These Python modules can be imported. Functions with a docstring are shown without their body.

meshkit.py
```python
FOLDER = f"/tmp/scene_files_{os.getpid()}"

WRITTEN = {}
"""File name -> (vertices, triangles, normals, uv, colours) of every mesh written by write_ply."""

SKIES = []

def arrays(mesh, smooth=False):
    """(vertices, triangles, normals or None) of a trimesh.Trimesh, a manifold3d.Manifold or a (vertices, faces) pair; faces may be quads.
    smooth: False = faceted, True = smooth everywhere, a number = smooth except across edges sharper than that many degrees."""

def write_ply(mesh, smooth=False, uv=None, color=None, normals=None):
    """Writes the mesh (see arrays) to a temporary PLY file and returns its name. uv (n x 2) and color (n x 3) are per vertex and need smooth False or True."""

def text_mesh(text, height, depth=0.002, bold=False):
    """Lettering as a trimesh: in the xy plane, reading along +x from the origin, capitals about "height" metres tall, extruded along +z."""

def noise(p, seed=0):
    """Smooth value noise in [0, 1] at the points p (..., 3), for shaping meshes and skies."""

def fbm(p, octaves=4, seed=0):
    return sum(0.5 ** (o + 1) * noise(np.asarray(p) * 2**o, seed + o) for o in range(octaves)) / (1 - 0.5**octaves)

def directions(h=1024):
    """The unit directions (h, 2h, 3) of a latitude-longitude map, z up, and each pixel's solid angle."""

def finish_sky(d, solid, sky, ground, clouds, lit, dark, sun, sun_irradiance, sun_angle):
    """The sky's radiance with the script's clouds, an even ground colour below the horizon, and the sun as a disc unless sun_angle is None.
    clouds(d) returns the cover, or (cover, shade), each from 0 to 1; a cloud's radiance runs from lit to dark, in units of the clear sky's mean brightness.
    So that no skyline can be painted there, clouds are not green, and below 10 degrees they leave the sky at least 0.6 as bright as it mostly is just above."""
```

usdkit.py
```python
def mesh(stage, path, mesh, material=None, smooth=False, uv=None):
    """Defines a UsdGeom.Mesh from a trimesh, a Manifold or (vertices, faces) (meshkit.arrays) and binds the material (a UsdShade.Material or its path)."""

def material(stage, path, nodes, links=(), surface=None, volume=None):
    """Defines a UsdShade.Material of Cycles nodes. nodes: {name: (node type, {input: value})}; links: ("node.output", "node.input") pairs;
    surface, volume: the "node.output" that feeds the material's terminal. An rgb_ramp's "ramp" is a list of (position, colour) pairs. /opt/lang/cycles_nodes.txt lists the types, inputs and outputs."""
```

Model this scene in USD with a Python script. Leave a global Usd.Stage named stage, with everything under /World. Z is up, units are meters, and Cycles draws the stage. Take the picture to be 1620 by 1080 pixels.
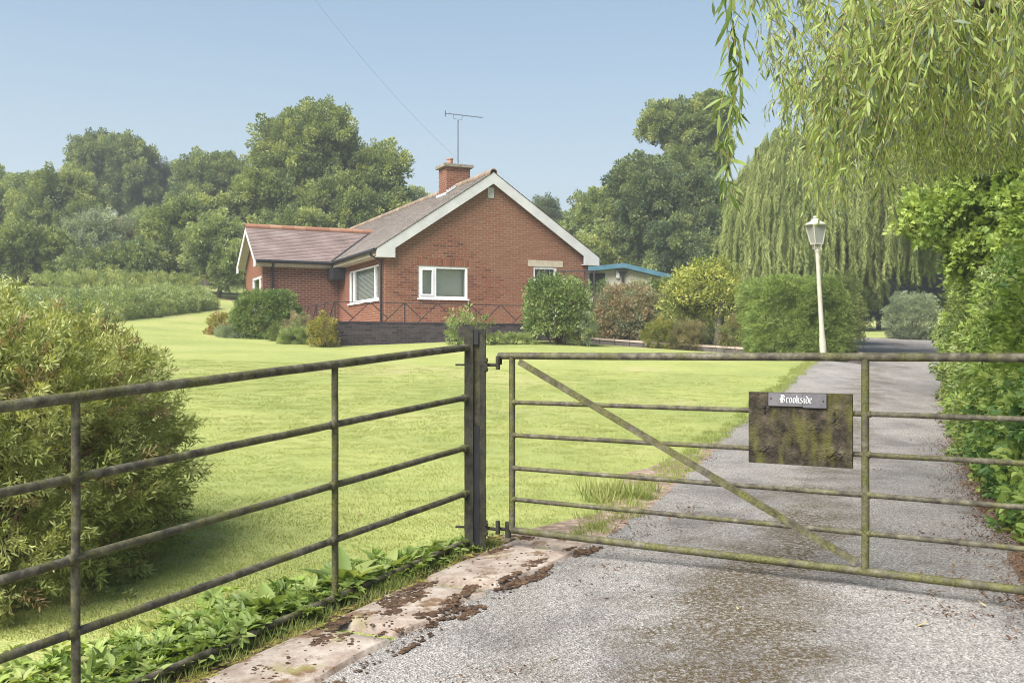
import math, numpy as np, trimesh, usdkit, meshkit
from pxr import Usd, UsdGeom, UsdLux, UsdShade, Gf, Sdf, Vt
from scipy.interpolate import RBFInterpolator
from scipy.spatial.transform import Rotation
from shapely.geometry import Polygon, box as sbox
from shapely.ops import unary_union
from shapely.affinity import translate

stage = Usd.Stage.CreateInMemory()
UsdGeom.SetStageUpAxis(stage, UsdGeom.Tokens.z)
UsdGeom.SetStageMetersPerUnit(stage, 1.0)
UsdGeom.Xform.Define(stage, '/World')
UsdGeom.Scope.Define(stage, '/World/Looks')
LK = '/World/Looks/'
CAM_Z, F, HORIZON = 1.25, 1600.0, 556.0

# ------------------------------------------------------------------ camera, sky, sun, exposure
cam = UsdGeom.Camera.Define(stage, '/World/camera')
cam.CreateHorizontalApertureAttr(36.0)
cam.CreateVerticalApertureAttr(36.0 * 682 / 1024)
cam.CreateFocalLengthAttr(F / 1620 * 36.0)
cam.CreateVerticalApertureOffsetAttr(16.0 / 1620 * 36.0)
cam.CreateClippingRangeAttr(Gf.Vec2f(0.05, 2000))
xf = UsdGeom.Xformable(cam)
xf.AddTranslateOp().Set(Gf.Vec3d(0, 0, CAM_Z))
xf.AddRotateXYZOp().Set(Gf.Vec3f(90, 0, 0))
cam.CreateExposureAttr(3.05)

SUN = np.array([-0.60, -0.70, 1.05]); SUN /= np.linalg.norm(SUN)
sun_el, sun_rot = math.asin(SUN[2]), math.atan2(SUN[0], SUN[1])
dome = UsdLux.DomeLight.Define(stage, '/World/sky')
dome.GetPrim().SetCustomDataByKey('kind', 'structure')
sky_m = usdkit.material(stage, LK + 'sky_air', {
    'sky': ('sky_texture', {'sky_type': 'single_scattering', 'sun_disc': False, 'sun_elevation': sun_el, 'sun_rotation': sun_rot,
                            'air_density': 0.26, 'aerosol_density': 0.25, 'ozone_density': 0.25, 'altitude': 60.0}),
    'tc': ('texture_coordinate', {}),
    'sep': ('separate_xyz', {}),
    'veil': ('map_range', {'from_min': 0.0, 'from_max': 0.46, 'to_min': 0.94, 'to_max': 0.32, 'clamp': True, 'range_type': 'smoothstep'}),
    'nz': ('noise_texture', {'scale': 1.6, 'detail': 3.0}),
    'nm': ('map_range', {'from_min': 0.3, 'from_max': 0.7, 'to_min': 0.93, 'to_max': 1.06, 'clamp': True}),
    'vm': ('math', {'math_type': 'multiply'}),
    'mx': ('mix_color', {}), 'vc': ('mix_color', {'a': (0.86, 1.60, 1.86), 'b': (1.42, 1.55, 1.34)}),
    'bg': ('background_shader', {'strength': 0.05})},
    [('tc.generated', 'sep.vector'), ('sep.z', 'veil.value'), ('tc.generated', 'nz.vector'), ('nz.fac', 'nm.value'), ('veil.result', 'vm.value1'), ('nm.result', 'vm.value2'),
     ('vm.value', 'mx.fac'), ('veil.result', 'vc.fac'), ('vc.result', 'mx.b'), ('sky.color', 'mx.a'), ('mx.result', 'bg.color')], surface='bg.background')
UsdShade.MaterialBindingAPI.Apply(dome.GetPrim()).Bind(sky_m)
sun = UsdLux.DistantLight.Define(stage, '/World/sun')
sun.CreateIntensityAttr(0.36); sun.CreateAngleAttr(45.0); sun.CreateNormalizeAttr(True)
sun.CreateColorAttr(Gf.Vec3f(1.0, 0.96, 0.90))
rot = Gf.Rotation(Gf.Vec3d(0, 0, 1), Gf.Vec3d(*map(float, SUN)))
UsdGeom.Xformable(sun).AddOrientOp().Set(Gf.Quatf(rot.GetQuat()))

# ------------------------------------------------------------------ helpers
used = {}
def path_for(name, parent):
    base = '/World' if parent is None else str(parent.GetPath())
    k = (base, name); n = used.get(k, 0); used[k] = n + 1
    return f'{base}/{name}' + (f'_{n:03d}' if n else '')
def tag(p, label=None, cat=None, group=None, kind=None):
    for k, v in (('label', label), ('category', cat), ('group', group), ('kind', kind)):
        if v: p.SetCustomDataByKey(k, v)
    return p
def thing(name, label, cat, loc=(0, 0, 0), rotz=0.0, group=None):
    x = UsdGeom.Xform.Define(stage, path_for(name, None))
    x.AddTranslateOp().Set(Gf.Vec3d(*map(float, loc)))
    if rotz: x.AddRotateZOp().Set(math.degrees(rotz))
    return tag(x.GetPrim(), label, cat, group)
def obj(name, mesh, mat, parent=None, smooth=False, label=None, cat=None, group=None, kind=None):
    if isinstance(mesh, MB): mesh = mesh.get()
    m = usdkit.mesh(stage, path_for(name, parent), mesh, mat, smooth)
    return tag(m.GetPrim(), label, cat, group, kind)
def N(a):
    a = np.asarray(a, float); return a / np.maximum(np.linalg.norm(a, axis=-1, keepdims=True), 1e-12)
BOXF = np.array([[0,2,1],[0,3,2],[4,5,6],[4,6,7],[0,1,5],[0,5,4],[1,2,6],[1,6,5],[2,3,7],[2,7,6],[3,0,4],[3,4,7]])
class MB:
    def __init__(s): s.v, s.f, s.n = [], [], 0
    def add(s, v, f):
        v = np.asarray(v, float); s.v.append(v); s.f.append(np.asarray(f, int) + s.n); s.n += len(v); return s
    def mesh(s, m): return s.add(m.vertices, m.faces)
    def hexa(s, c): return s.add(c, BOXF)          # 4 bottom corners ccw, 4 top corners
    def box(s, lo, hi):
        (a, b, c), (d, e, f) = lo, hi
        return s.hexa([(a,b,c),(d,b,c),(d,e,c),(a,e,c),(a,b,f),(d,b,f),(d,e,f),(a,e,f)])
    def bar(s, p, q, w, h, up=(0, 0, 1)):          # rectangular bar between two points
        p, q = np.asarray(p, float), np.asarray(q, float); d = N(q - p); x = N(np.cross(d, up)); z = np.cross(x, d); x, z = x * w / 2, z * h / 2
        return s.hexa([p-x-z, p+x-z, q+x-z, q-x-z, p-x+z, p+x+z, q+x+z, q-x+z])
    def tube(s, pts, r, sides=10, cap=True):
        p = np.asarray(pts, float); n = len(p); r = np.broadcast_to(r, (n,))
        t = N(np.gradient(p, axis=0)); ref = np.array([0, 0, 1.0]) if abs(t[0, 2]) < .9 else np.array([1.0, 0, 0])
        a = N(np.cross(t, ref)); b = np.cross(t, a); an = np.arange(sides) * 2 * np.pi / sides
        v = p[:, None] + r[:, None, None] * (np.cos(an)[None, :, None] * a[:, None] + np.sin(an)[None, :, None] * b[:, None])
        i, j = np.meshgrid(np.arange(n - 1), np.arange(sides), indexing='ij'); k = (j + 1) % sides
        q = np.stack([i*sides+j, i*sides+k, (i+1)*sides+k, (i+1)*sides+j], -1).reshape(-1, 4)
        f = np.vstack([q[:, [0, 2, 1]], q[:, [0, 3, 2]]]); v = v.reshape(-1, 3)
        if cap:
            v = np.vstack([v, p[0], p[-1]]); c0, c1 = n * sides, n * sides + 1; e = (n - 1) * sides
            f = np.vstack([f, [[c0, jj, (jj+1) % sides] for jj in range(sides)], [[c1, e+(jj+1) % sides, e+jj] for jj in range(sides)]])
        return s.add(v, f)
    def lathe(s, prof, c=(0, 0, 0), sides=16):     # prof: (radius, z)
        pr = np.array(prof, float); an = np.arange(sides) * 2 * np.pi / sides; n = len(pr)
        v = np.stack([pr[:, None, 0] * np.cos(an), pr[:, None, 0] * np.sin(an), np.repeat(pr[:, 1:], sides, 1)], -1).reshape(-1, 3) + np.asarray(c)
        i, j = np.meshgrid(np.arange(n - 1), np.arange(sides), indexing='ij'); k = (j + 1) % sides
        q = np.stack([i*sides+j, i*sides+k, (i+1)*sides+k, (i+1)*sides+j], -1).reshape(-1, 4)
        return s.add(v, np.vstack([q[:, [0, 1, 2]], q[:, [0, 2, 3]]]))
    def poly(s, pts, axis, lo, hi):                # polygon (2D) extruded along x (axis 0) or y (axis 1) or z
        g = pts if isinstance(pts, Polygon) else Polygon(pts)
        m = trimesh.creation.extrude_polygon(g, hi - lo, engine='earcut'); v = np.array(m.vertices); f = np.array(m.faces)
        if axis == 0: v = np.stack([v[:, 2] + lo, v[:, 0], v[:, 1]], 1)
        elif axis == 1: v = np.stack([v[:, 0], v[:, 2] + lo, v[:, 1]], 1); f = f[:, ::-1]
        else: v[:, 2] += lo
        return s.add(v, f)
    def get(s): return (np.vstack(s.v), np.vstack(s.f))
def at(u, v, Y): return np.array([(u - 810) / F * Y, Y, CAM_Z + (HORIZON - v) / F * Y])
def frames(d, n):
    y = N(d); x = N(np.cross(y, n)); z = np.cross(x, y); return np.stack([x, y, z], -1)
def rnd(seed): return np.random.default_rng(seed)
def usphere(r, n): return N(r.normal(size=(n, 3)))

def scatter(name, parent, protos, P, R, S, which=None, label=None, cat=None, kind='stuff'):
    """PointInstancer of (mesh, material) prototypes at P with rotation matrices R and scales S."""
    pi = UsdGeom.PointInstancer.Define(stage, path_for(name, parent)); base = pi.GetPath()
    rel = pi.CreatePrototypesRel()
    for k, (mesh, mat) in enumerate(protos):
        m = usdkit.mesh(stage, f'{base}/piece' + (f'_{k:03d}' if k else ''), mesh, mat); rel.AddTarget(m.GetPath())
    n = len(P); S = np.broadcast_to(np.asarray(S, float).reshape(-1, 1) if np.ndim(S) == 1 else S, (n, 3))
    q = Rotation.from_matrix(R).as_quat()
    pi.CreatePositionsAttr(Vt.Vec3fArray.FromNumpy(np.ascontiguousarray(P, np.float32)))
    pi.CreateOrientationsAttr(Vt.QuathArray([Gf.Quath(float(w), float(x), float(y), float(z)) for x, y, z, w in q]))
    pi.CreateScalesAttr(Vt.Vec3fArray.FromNumpy(np.ascontiguousarray(S, np.float32)))
    pi.CreateProtoIndicesAttr(Vt.IntArray.FromNumpy((np.zeros(n) if which is None else which).astype(np.int32)))
    return tag(pi.GetPrim(), label, cat, None, kind)

# ------------------------------------------------------------------ materials
def mat(name, nodes, links, surface='p.BSDF', **k): return usdkit.material(stage, LK + name, nodes, links, surface=surface, **k)
def surf(name, stops, scale=8.0, detail=5.0, rough=0.7, bump=0.0, bdist=0.01, bscale=None, spec=0.3, stretch=(1, 1, 1), metallic=0.0, objc=False):
    nodes = {'g': ('texture_coordinate', {}) if objc else ('geometry', {}), 'mp': ('mapping', {'scale': stretch}), 'n': ('noise_texture', {'scale': scale, 'detail': detail, 'roughness': .62}),
             'r': ('rgb_ramp', {'ramp': stops}), 'p': ('principled_bsdf', {'roughness': rough, 'specular_ior_level': spec, 'metallic': metallic})}
    links = [('g.object' if objc else 'g.position', 'mp.vector'), ('mp.vector', 'n.vector'), ('n.fac', 'r.fac'), ('r.color', 'p.base_color')]
    if bump:
        nodes['n2'] = ('noise_texture', {'scale': bscale or scale * 3, 'detail': 6.0}); nodes['b'] = ('bump', {'strength': bump, 'distance': bdist})
        links += [('mp.vector', 'n2.vector'), ('n2.fac', 'b.height'), ('b.normal', 'p.normal')]
    return mat(name, nodes, links)
def leaf_mat(name, a, b, c, trans=0.28, nscale=0.6, rough=0.5, dead=None):
    stops = [(0.22, a), (0.5, b), (0.78, c)]
    nodes = {'g': ('geometry', {}), 'o': ('object_info', {}), 'n': ('noise_texture', {'scale': nscale, 'detail': 3.0}), 's': ('math', {'math_type': 'add'}), 'fr': ('math', {'math_type': 'fraction'}),
             'm1': ('mix_float', {'fac': 0.52}), 'r': ('rgb_ramp', {'ramp': stops}), 'tc': ('mix_color', {'blend_type': 'multiply', 'fac': 1.0, 'b': (1.15, 1.1, 0.55)}),
             'p': ('principled_bsdf', {'roughness': rough, 'specular_ior_level': 0.35}), 't': ('translucent_bsdf', {}), 'x': ('mix_closure', {'fac': trans})}
    links = [('g.random_per_island', 's.value1'), ('o.random', 's.value2'), ('s.value', 'fr.value1'), ('g.position', 'n.vector'), ('fr.value', 'm1.a'), ('n.fac', 'm1.b'), ('m1.result', 'r.fac'),
             ('r.color', 'p.base_color'), ('r.color', 'tc.a'), ('tc.result', 't.color'), ('p.BSDF', 'x.closure1'), ('t.BSDF', 'x.closure2')]
    return mat(name, nodes, links, surface='x.closure')

M = {}
M['bark'] = surf('bark', [(0.3, (.035, .028, .02)), (0.7, (.12, .10, .075))], 6, rough=.9, bump=.8, bdist=.03, stretch=(1, 1, .25))
M['twig'] = surf('twig', [(0.3, (.05, .03, .02)), (0.7, (.14, .09, .05))], 12, rough=.8)
M['willow_twig'] = surf('willow_twig', [(0.3, (.16, .13, .05)), (0.7, (.26, .22, .09))], 12, rough=.7)
GREENS = {  # dark, mid, light base colours
 'oak':      ((0.099, 0.137, 0.048), (0.198, 0.249, 0.084), (0.379, 0.410, 0.137)),
 'ash':      ((0.083, 0.124, 0.048), (0.168, 0.218, 0.084), (0.310, 0.348, 0.127)),
 'pine':     ((0.056, 0.089, 0.048), (0.107, 0.149, 0.072), (0.198, 0.235, 0.105)),
 'pale':     ((0.139, 0.189, 0.079), (0.238, 0.296, 0.118), (0.376, 0.426, 0.179)),
 'grey':     ((0.138, 0.173, 0.104), (0.231, 0.276, 0.162), (0.344, 0.390, 0.242)),
 'lime':     ((.080, .110, .025), (.150, .190, .045), (.230, .270, .080)),
 'red':      ((.120, .040, .020), (.240, .085, .040), (.300, .140, .060)),
 'willow':   ((.175, .220, .070), (.300, .350, .125), (.410, .450, .190)),
 'willow_near': ((.045, .085, .022), (.155, .230, .055), (.350, .420, .130)), 'glaucous': ((.110, .145, .085), (.190, .230, .150), (.300, .340, .240)),
 'hedge_mid': ((.110, .155, .045), (.220, .280, .085), (.340, .390, .145)), 'hedge_old': ((0.113, 0.179, 0.056), (0.226, 0.311, 0.094), (0.377, 0.420, 0.160)),
 'box':      ((.060, .105, .022), (.140, .205, .05), (.26, .33, .11)),
 'yew':      ((.085, .135, .025), (.205, .285, .065), (.330, .400, .120)),
 'spirea':   ((.120, .145, .040), (.280, .315, .095), (.460, .480, .190)),
 'spirea_dead': ((.110, .065, .030), (.220, .150, .070), (.320, .260, .120)),
 'bronze':   ((0.142, 0.113, 0.056), (0.264, 0.217, 0.113), (0.420, 0.320, 0.198)),
 'acer':     ((.230, .260, .055), (.400, .430, .100), (.520, .510, .150)),
 'gold':     ((.140, .140, .030), (.270, .250, .045), (.380, .330, .070)),
 'pink':     ((.120, .120, .050), (.220, .200, .085), (.330, .270, .130)),
 'laurel':   ((.090, .150, .026), (.210, .300, .060), (.350, .430, .120)),
 'syc':      ((.110, .170, .030), (.230, .320, .060), (.360, .440, .110)),
 'ivy':      ((0.029, 0.070, 0.017), (0.072, 0.145, 0.032), (0.174, 0.275, 0.065)),
 'dock':     ((.110, .165, .040), (.210, .285, .075), (.340, .390, .130)),
 'grass':    ((.225, .280, .080), (.300, .340, .105), (.365, .375, .145)),
 'straw':    ((.220, .180, .100), (.320, .270, .150), (.400, .340, .210)),
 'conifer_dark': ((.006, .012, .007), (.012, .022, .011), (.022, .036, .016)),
 'litter':   ((.060, .028, .015), (.120, .058, .030), (.210, .120, .060)),
}
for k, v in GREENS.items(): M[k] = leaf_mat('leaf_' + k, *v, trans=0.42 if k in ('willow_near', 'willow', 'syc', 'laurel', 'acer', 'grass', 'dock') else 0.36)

# ------------------------------------------------------------------ terrain
CP = [at(752, 872, 6.5), at(525, 549, 27.6), at(845, 534, 29.6), at(950, 545, 30.0), at(1100, 556, 30.0), at(1330, 566, 26.0), at(1220, 560, 28.0), at(370, 533, 31.0), at(350, 466, 52.0), at(330, 492, 42.0), at(235, 512, 33.0),
      at(1335, 700, 13.8), at(1402, 600, 27.7), at(1432, 560, 41.0), at(1420, 531, 54.0), at(100, 440, 64.0), at(0, 430, 62.0)]
CP += [np.array(p, float) for p in [(0, 4, -.10), (3, 4, 0), (-1.75, 4.0, -.30), (0, 0, -.30), (5, 0, 0), (-6, 0, -.6), (-6, 6, -.15), (1.9, 5.2, .02), (5, 8, .05), (-3, 8, .0), (-8, 14, .6), (-3, 14, .5),
       (-12, 22, 1.35), (12, 20, .35), (18, 30, .8), (26, 44, 1.5), (0, 38, 1.75), (6, 44, 2.0), (8, 60, 2.6), (30, 64, 2.8), (-20, 80, 6.2), (-45, 80, 7.0), (-45, 45, 4.2), (-30, 20, 1.4), (0, 90, 4.0), (45, 20, .6), (40, 95, 4.5),
       (-60, 0, -.5), (60, 0, 0), (0, -40, -.8), (-90, 110, 10), (0, 130, 7), (90, 110, 7), (-120, 30, 3), (120, 30, 1.5), (-200, 200, 14), (200, 200, 12), (0, 220, 12), (-200, -100, -1), (200, -100, 0)]]
CP = np.array(CP)
_rbf = RBFInterpolator(CP[:, :2], CP[:, 2], kernel='linear', smoothing=0.02)
_gx = np.linspace(-60, 60, 241); _gy = np.linspace(-12, 100, 225)
from scipy.interpolate import RectBivariateSpline
from scipy.ndimage import gaussian_filter
_g = np.meshgrid(_gx, _gy, indexing='ij'); _z = _rbf(np.stack([_g[0].ravel(), _g[1].ravel()], 1)).reshape(_g[0].shape)
_z = gaussian_filter(_z, 2.2, mode='nearest')
_sp = RectBivariateSpline(_gx, _gy, _z)
_far = RBFInterpolator(CP[:, :2], CP[:, 2], kernel='linear', smoothing=0.02)
def H(x, y):
    x, y = np.asarray(x, float), np.asarray(y, float); sh = np.broadcast(x, y).shape
    x, y = np.broadcast_to(x, sh).ravel(), np.broadcast_to(y, sh).ravel()
    z = _sp.ev(np.clip(x, -60, 60), np.clip(y, -12, 100))
    e = np.maximum(np.maximum(np.abs(x) - 55, 0), np.maximum(np.maximum(y - 95, -8 - y), 0)); w = np.clip(e / 5, 0, 1)
    if (w > 0).any():
        k = w > 0; z = z.copy(); z[k] = z[k] * (1 - w[k]) + _far(np.stack([x[k], y[k]], 1)) * w[k]
    return z.reshape(sh)
def ground(x, y): return np.array([x, y, float(H(x, y))])
def base_at(u, Y): x = (u - 810) / F * Y; return ground(x, Y)
def grid_mesh(xs, ys, zf):
    X, Y = np.meshgrid(xs, ys, indexing='ij'); v = np.stack([X, Y, zf(X, Y)], -1).reshape(-1, 3); n, m = len(xs), len(ys)
    i, j = np.meshgrid(np.arange(n - 1), np.arange(m - 1), indexing='ij'); a = (i * m + j).ravel()
    q = np.stack([a, a + m, a + m + 1, a + 1], -1); return v, np.vstack([q[:, [0, 1, 2]], q[:, [0, 2, 3]]])
xs = np.concatenate([np.arange(-230, -60, 12), np.arange(-60, -14, 2), np.arange(-14, 24, .3), np.arange(24, 60, 2), np.arange(60, 231, 12)])
ys = np.concatenate([np.arange(-110, -12, 12), np.arange(-12, -2, 1), np.arange(-2, 34, .3), np.arange(34, 100, 1.5), np.arange(100, 231, 10)])
M['lawn'] = mat('lawn', {'g': ('geometry', {}), 'n1': ('noise_texture', {'scale': 0.5, 'detail': 4.0}), 'n2': ('noise_texture', {'scale': 9.0, 'detail': 5.0}), 'n3': ('noise_texture', {'scale': 70.0, 'detail': 3.0}),
    'r1': ('rgb_ramp', {'ramp': [(.3, (.205, .240, .085)), (.55, (.268, .292, .105)), (.75, (.310, .310, .135))]}),
    'r2': ('rgb_ramp', {'ramp': [(.3, (.84, .88, .78)), (.5, (1, 1, 1)), (.72, (1.10, 1.04, 1.0))]}), 'r3': ('rgb_ramp', {'ramp': [(.3, (.86, .88, .78)), (.6, (1.06, 1.06, 1.0))]}),
    'n4': ('noise_texture', {'scale': 0.33, 'detail': 6.0, 'roughness': .6}), 'r4': ('rgb_ramp', {'ramp': [(.57, (0, 0, 0)), (.70, (.65, .65, .65))]}),
    'a': ('mix_color', {'blend_type': 'multiply', 'fac': 1.0}), 'b': ('mix_color', {'blend_type': 'multiply', 'fac': 1.0}), 'c': ('mix_color', {'b': (.36, .31, .17)}), 'cf': ('rgb_to_bw', {}),
    'bp': ('bump', {'strength': .6, 'distance': .03}), 'p': ('principled_bsdf', {'roughness': .9, 'specular_ior_level': .12})},
    [('g.position', 'n1.vector'), ('g.position', 'n2.vector'), ('g.position', 'n3.vector'), ('g.position', 'n4.vector'), ('n1.fac', 'r1.fac'), ('n2.fac', 'r2.fac'), ('n3.fac', 'r3.fac'), ('r1.color', 'a.a'), ('r2.color', 'a.b'), ('a.result', 'b.a'), ('r3.color', 'b.b'),
     ('n4.fac', 'r4.fac'), ('r4.color', 'cf.color'), ('cf.val', 'c.fac'), ('b.result', 'c.a'), ('c.result', 'p.base_color'), ('n3.fac', 'bp.height'), ('bp.normal', 'p.normal')])
obj('lawn', grid_mesh(xs, ys, H), M['lawn'], smooth=True, kind='structure', label='bright mown lawn sloping up from the gate to the house')

# driveway
DL = np.array([(-4, -6.4), (0, -3.8), (4.1, -.95), (5.2, -.35), (6.3, .28), (7.2, .74), (9.5, 1.55), (13.8, 2.93), (20, 5.5), (27.7, 8.65), (34, 11.4), (41, 14.0), (46, 15.4), (50, 15.6), (54, 14.6), (58, 12.2), (62, 9)])
DR = np.array([(-4, 4.0), (0, 3.2), (4.95, 2.62), (6.8, 3.3), (10.9, 4.9), (13.8, 6.1), (17, 7.4), (27.7, 11.9), (34, 14.6), (41, 17.6), (46, 19.6), (50, 20.6), (54, 20.6), (58, 19), (62, 16)])
def drive_l(y): return np.interp(y, DL[:, 0], DL[:, 1])
def drive_r(y): return np.interp(y, DR[:, 0], DR[:, 1])
yy = np.concatenate([np.arange(-4, 20, .2), np.arange(20, 51.1, .5)]); tt = np.linspace(0, 1, 21)
wob = 0.10 * (meshkit.fbm(np.stack([yy * 1.1, yy * 0, yy * 0], -1), 3, 5) - .5) * np.clip((yy - 7) / 2, 0, 1)
dl, dr = drive_l(yy) + wob, drive_r(yy) + 0.15 * (meshkit.fbm(np.stack([yy * .9, yy * 0 + 9, yy * 0], -1), 3, 6) - .5)
DX = dl[:, None] * (1 - tt) + dr[:, None] * tt; DY = np.repeat(yy[:, None], len(tt), 1)
crown = 0.012 + 0.03 * (1 - (2 * tt - 1) ** 2)
v = np.stack([DX, DY, H(DX, DY) + crown], -1).reshape(-1, 3); n, m = len(yy), len(tt)
i, j = np.meshgrid(np.arange(n - 1), np.arange(m - 1), indexing='ij'); a_ = (i * m + j).ravel(); q = np.stack([a_, a_ + 1, a_ + m + 1, a_ + m], -1)
M['drive'] = mat('driveway', {'g': ('geometry', {}), 'vo': ('voronoi_texture', {'scale': 105.0, 'randomness': 1.0}), 'mpt': ('mapping', {'rotation': (0.0, 0.0, 0.39), 'scale': (1.3, .16, 1.0)}), 'nt': ('noise_texture', {'scale': 1.0, 'detail': 5.0}), 'rt': ('rgb_ramp', {'ramp': [(.36, (.84, .83, .81)), (.5, (.97, .97, .97)), (.64, (1.10, 1.10, 1.10))]}), 'at': ('mix_color', {'blend_type': 'multiply', 'fac': 1.0}), 'bw': ('rgb_to_bw', {}), 'r': ('rgb_ramp', {'ramp': [(.0, (.080, .075, .070)), (.35, (.192, .181, .171)), (.65, (.275, .260, .246)), (1.0, (.425, .402, .382))]}),
    'n1': ('noise_texture', {'scale': 0.9, 'detail': 7.0, 'roughness': .65}), 'r1': ('rgb_ramp', {'ramp': [(.34, (.62, .60, .60)), (.5, (1, .99, .98)), (.68, (1.18, 1.14, 1.10))]}), 'a': ('mix_color', {'blend_type': 'multiply', 'fac': 1.0}),
    'n2': ('noise_texture', {'scale': 2.2, 'detail': 9.0, 'roughness': .68}), 'tk': ('attribute', {'attribute': 'moss'}), 'ad': ('math', {'math_type': 'multiply_add', 'value2': .34}), 'r2': ('rgb_ramp', {'ramp': [(.58, (0, 0, 0)), (.80, (1, 1, 1))]}), 'n3': ('noise_texture', {'scale': 45.0, 'detail': 3.0}), 'mm': ('math', {'math_type': 'multiply'}), 'r3': ('rgb_ramp', {'ramp': [(.36, (0, 0, 0)), (.58, (1, 1, 1))]}),
    'dirt': ('mix_color', {'b': (.080, .058, .030)}), 'vb': ('bump', {'strength': .9, 'distance': .012}), 'p': ('principled_bsdf', {'roughness': .85, 'specular_ior_level': .25})},
    [('g.position', 'vo.vector'), ('vo.color', 'bw.color'), ('bw.val', 'r.fac'), ('g.position', 'n1.vector'), ('n1.fac', 'r1.fac'), ('r.color', 'at.a'), ('g.position', 'mpt.vector'), ('mpt.vector', 'nt.vector'), ('nt.fac', 'rt.fac'), ('rt.color', 'at.b'), ('at.result', 'a.a'), ('r1.color', 'a.b'), ('g.position', 'n2.vector'), ('tk.fac', 'ad.value1'), ('n2.fac', 'ad.value3'), ('ad.value', 'r2.fac'), ('g.position', 'n3.vector'), ('n3.fac', 'r3.fac'),
     ('r2.color', 'mm.value1'), ('r3.color', 'mm.value2'), ('mm.value', 'dirt.fac'), ('a.result', 'dirt.a'), ('dirt.result', 'p.base_color'), ('vo.distance', 'vb.height'), ('vb.normal', 'p.normal')])
dw_ = obj('driveway', (v, np.vstack([q[:, [0, 1, 2]], q[:, [0, 2, 3]]])), M['drive'], smooth=True, kind='structure', label='grey chipped tarmac driveway running uphill past the gate')
moss_ = np.exp(-((tt - .50) / .15) ** 2)[None, :] * np.interp(yy, [-4, 4, 6.6, 8, 20, 60], [1, 1, 1, .62, .5, .4])[:, None] + .25 * np.exp(-((1 - tt) / .07) ** 2)[None, :]
if len(UsdGeom.Mesh(dw_).GetPointsAttr().Get()) == moss_.size: UsdGeom.PrimvarsAPI(dw_).CreatePrimvar('moss', Sdf.ValueTypeNames.FloatArray, 'vertex').Set(Vt.FloatArray.FromNumpy(moss_.ravel().astype(np.float32)))

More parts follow.
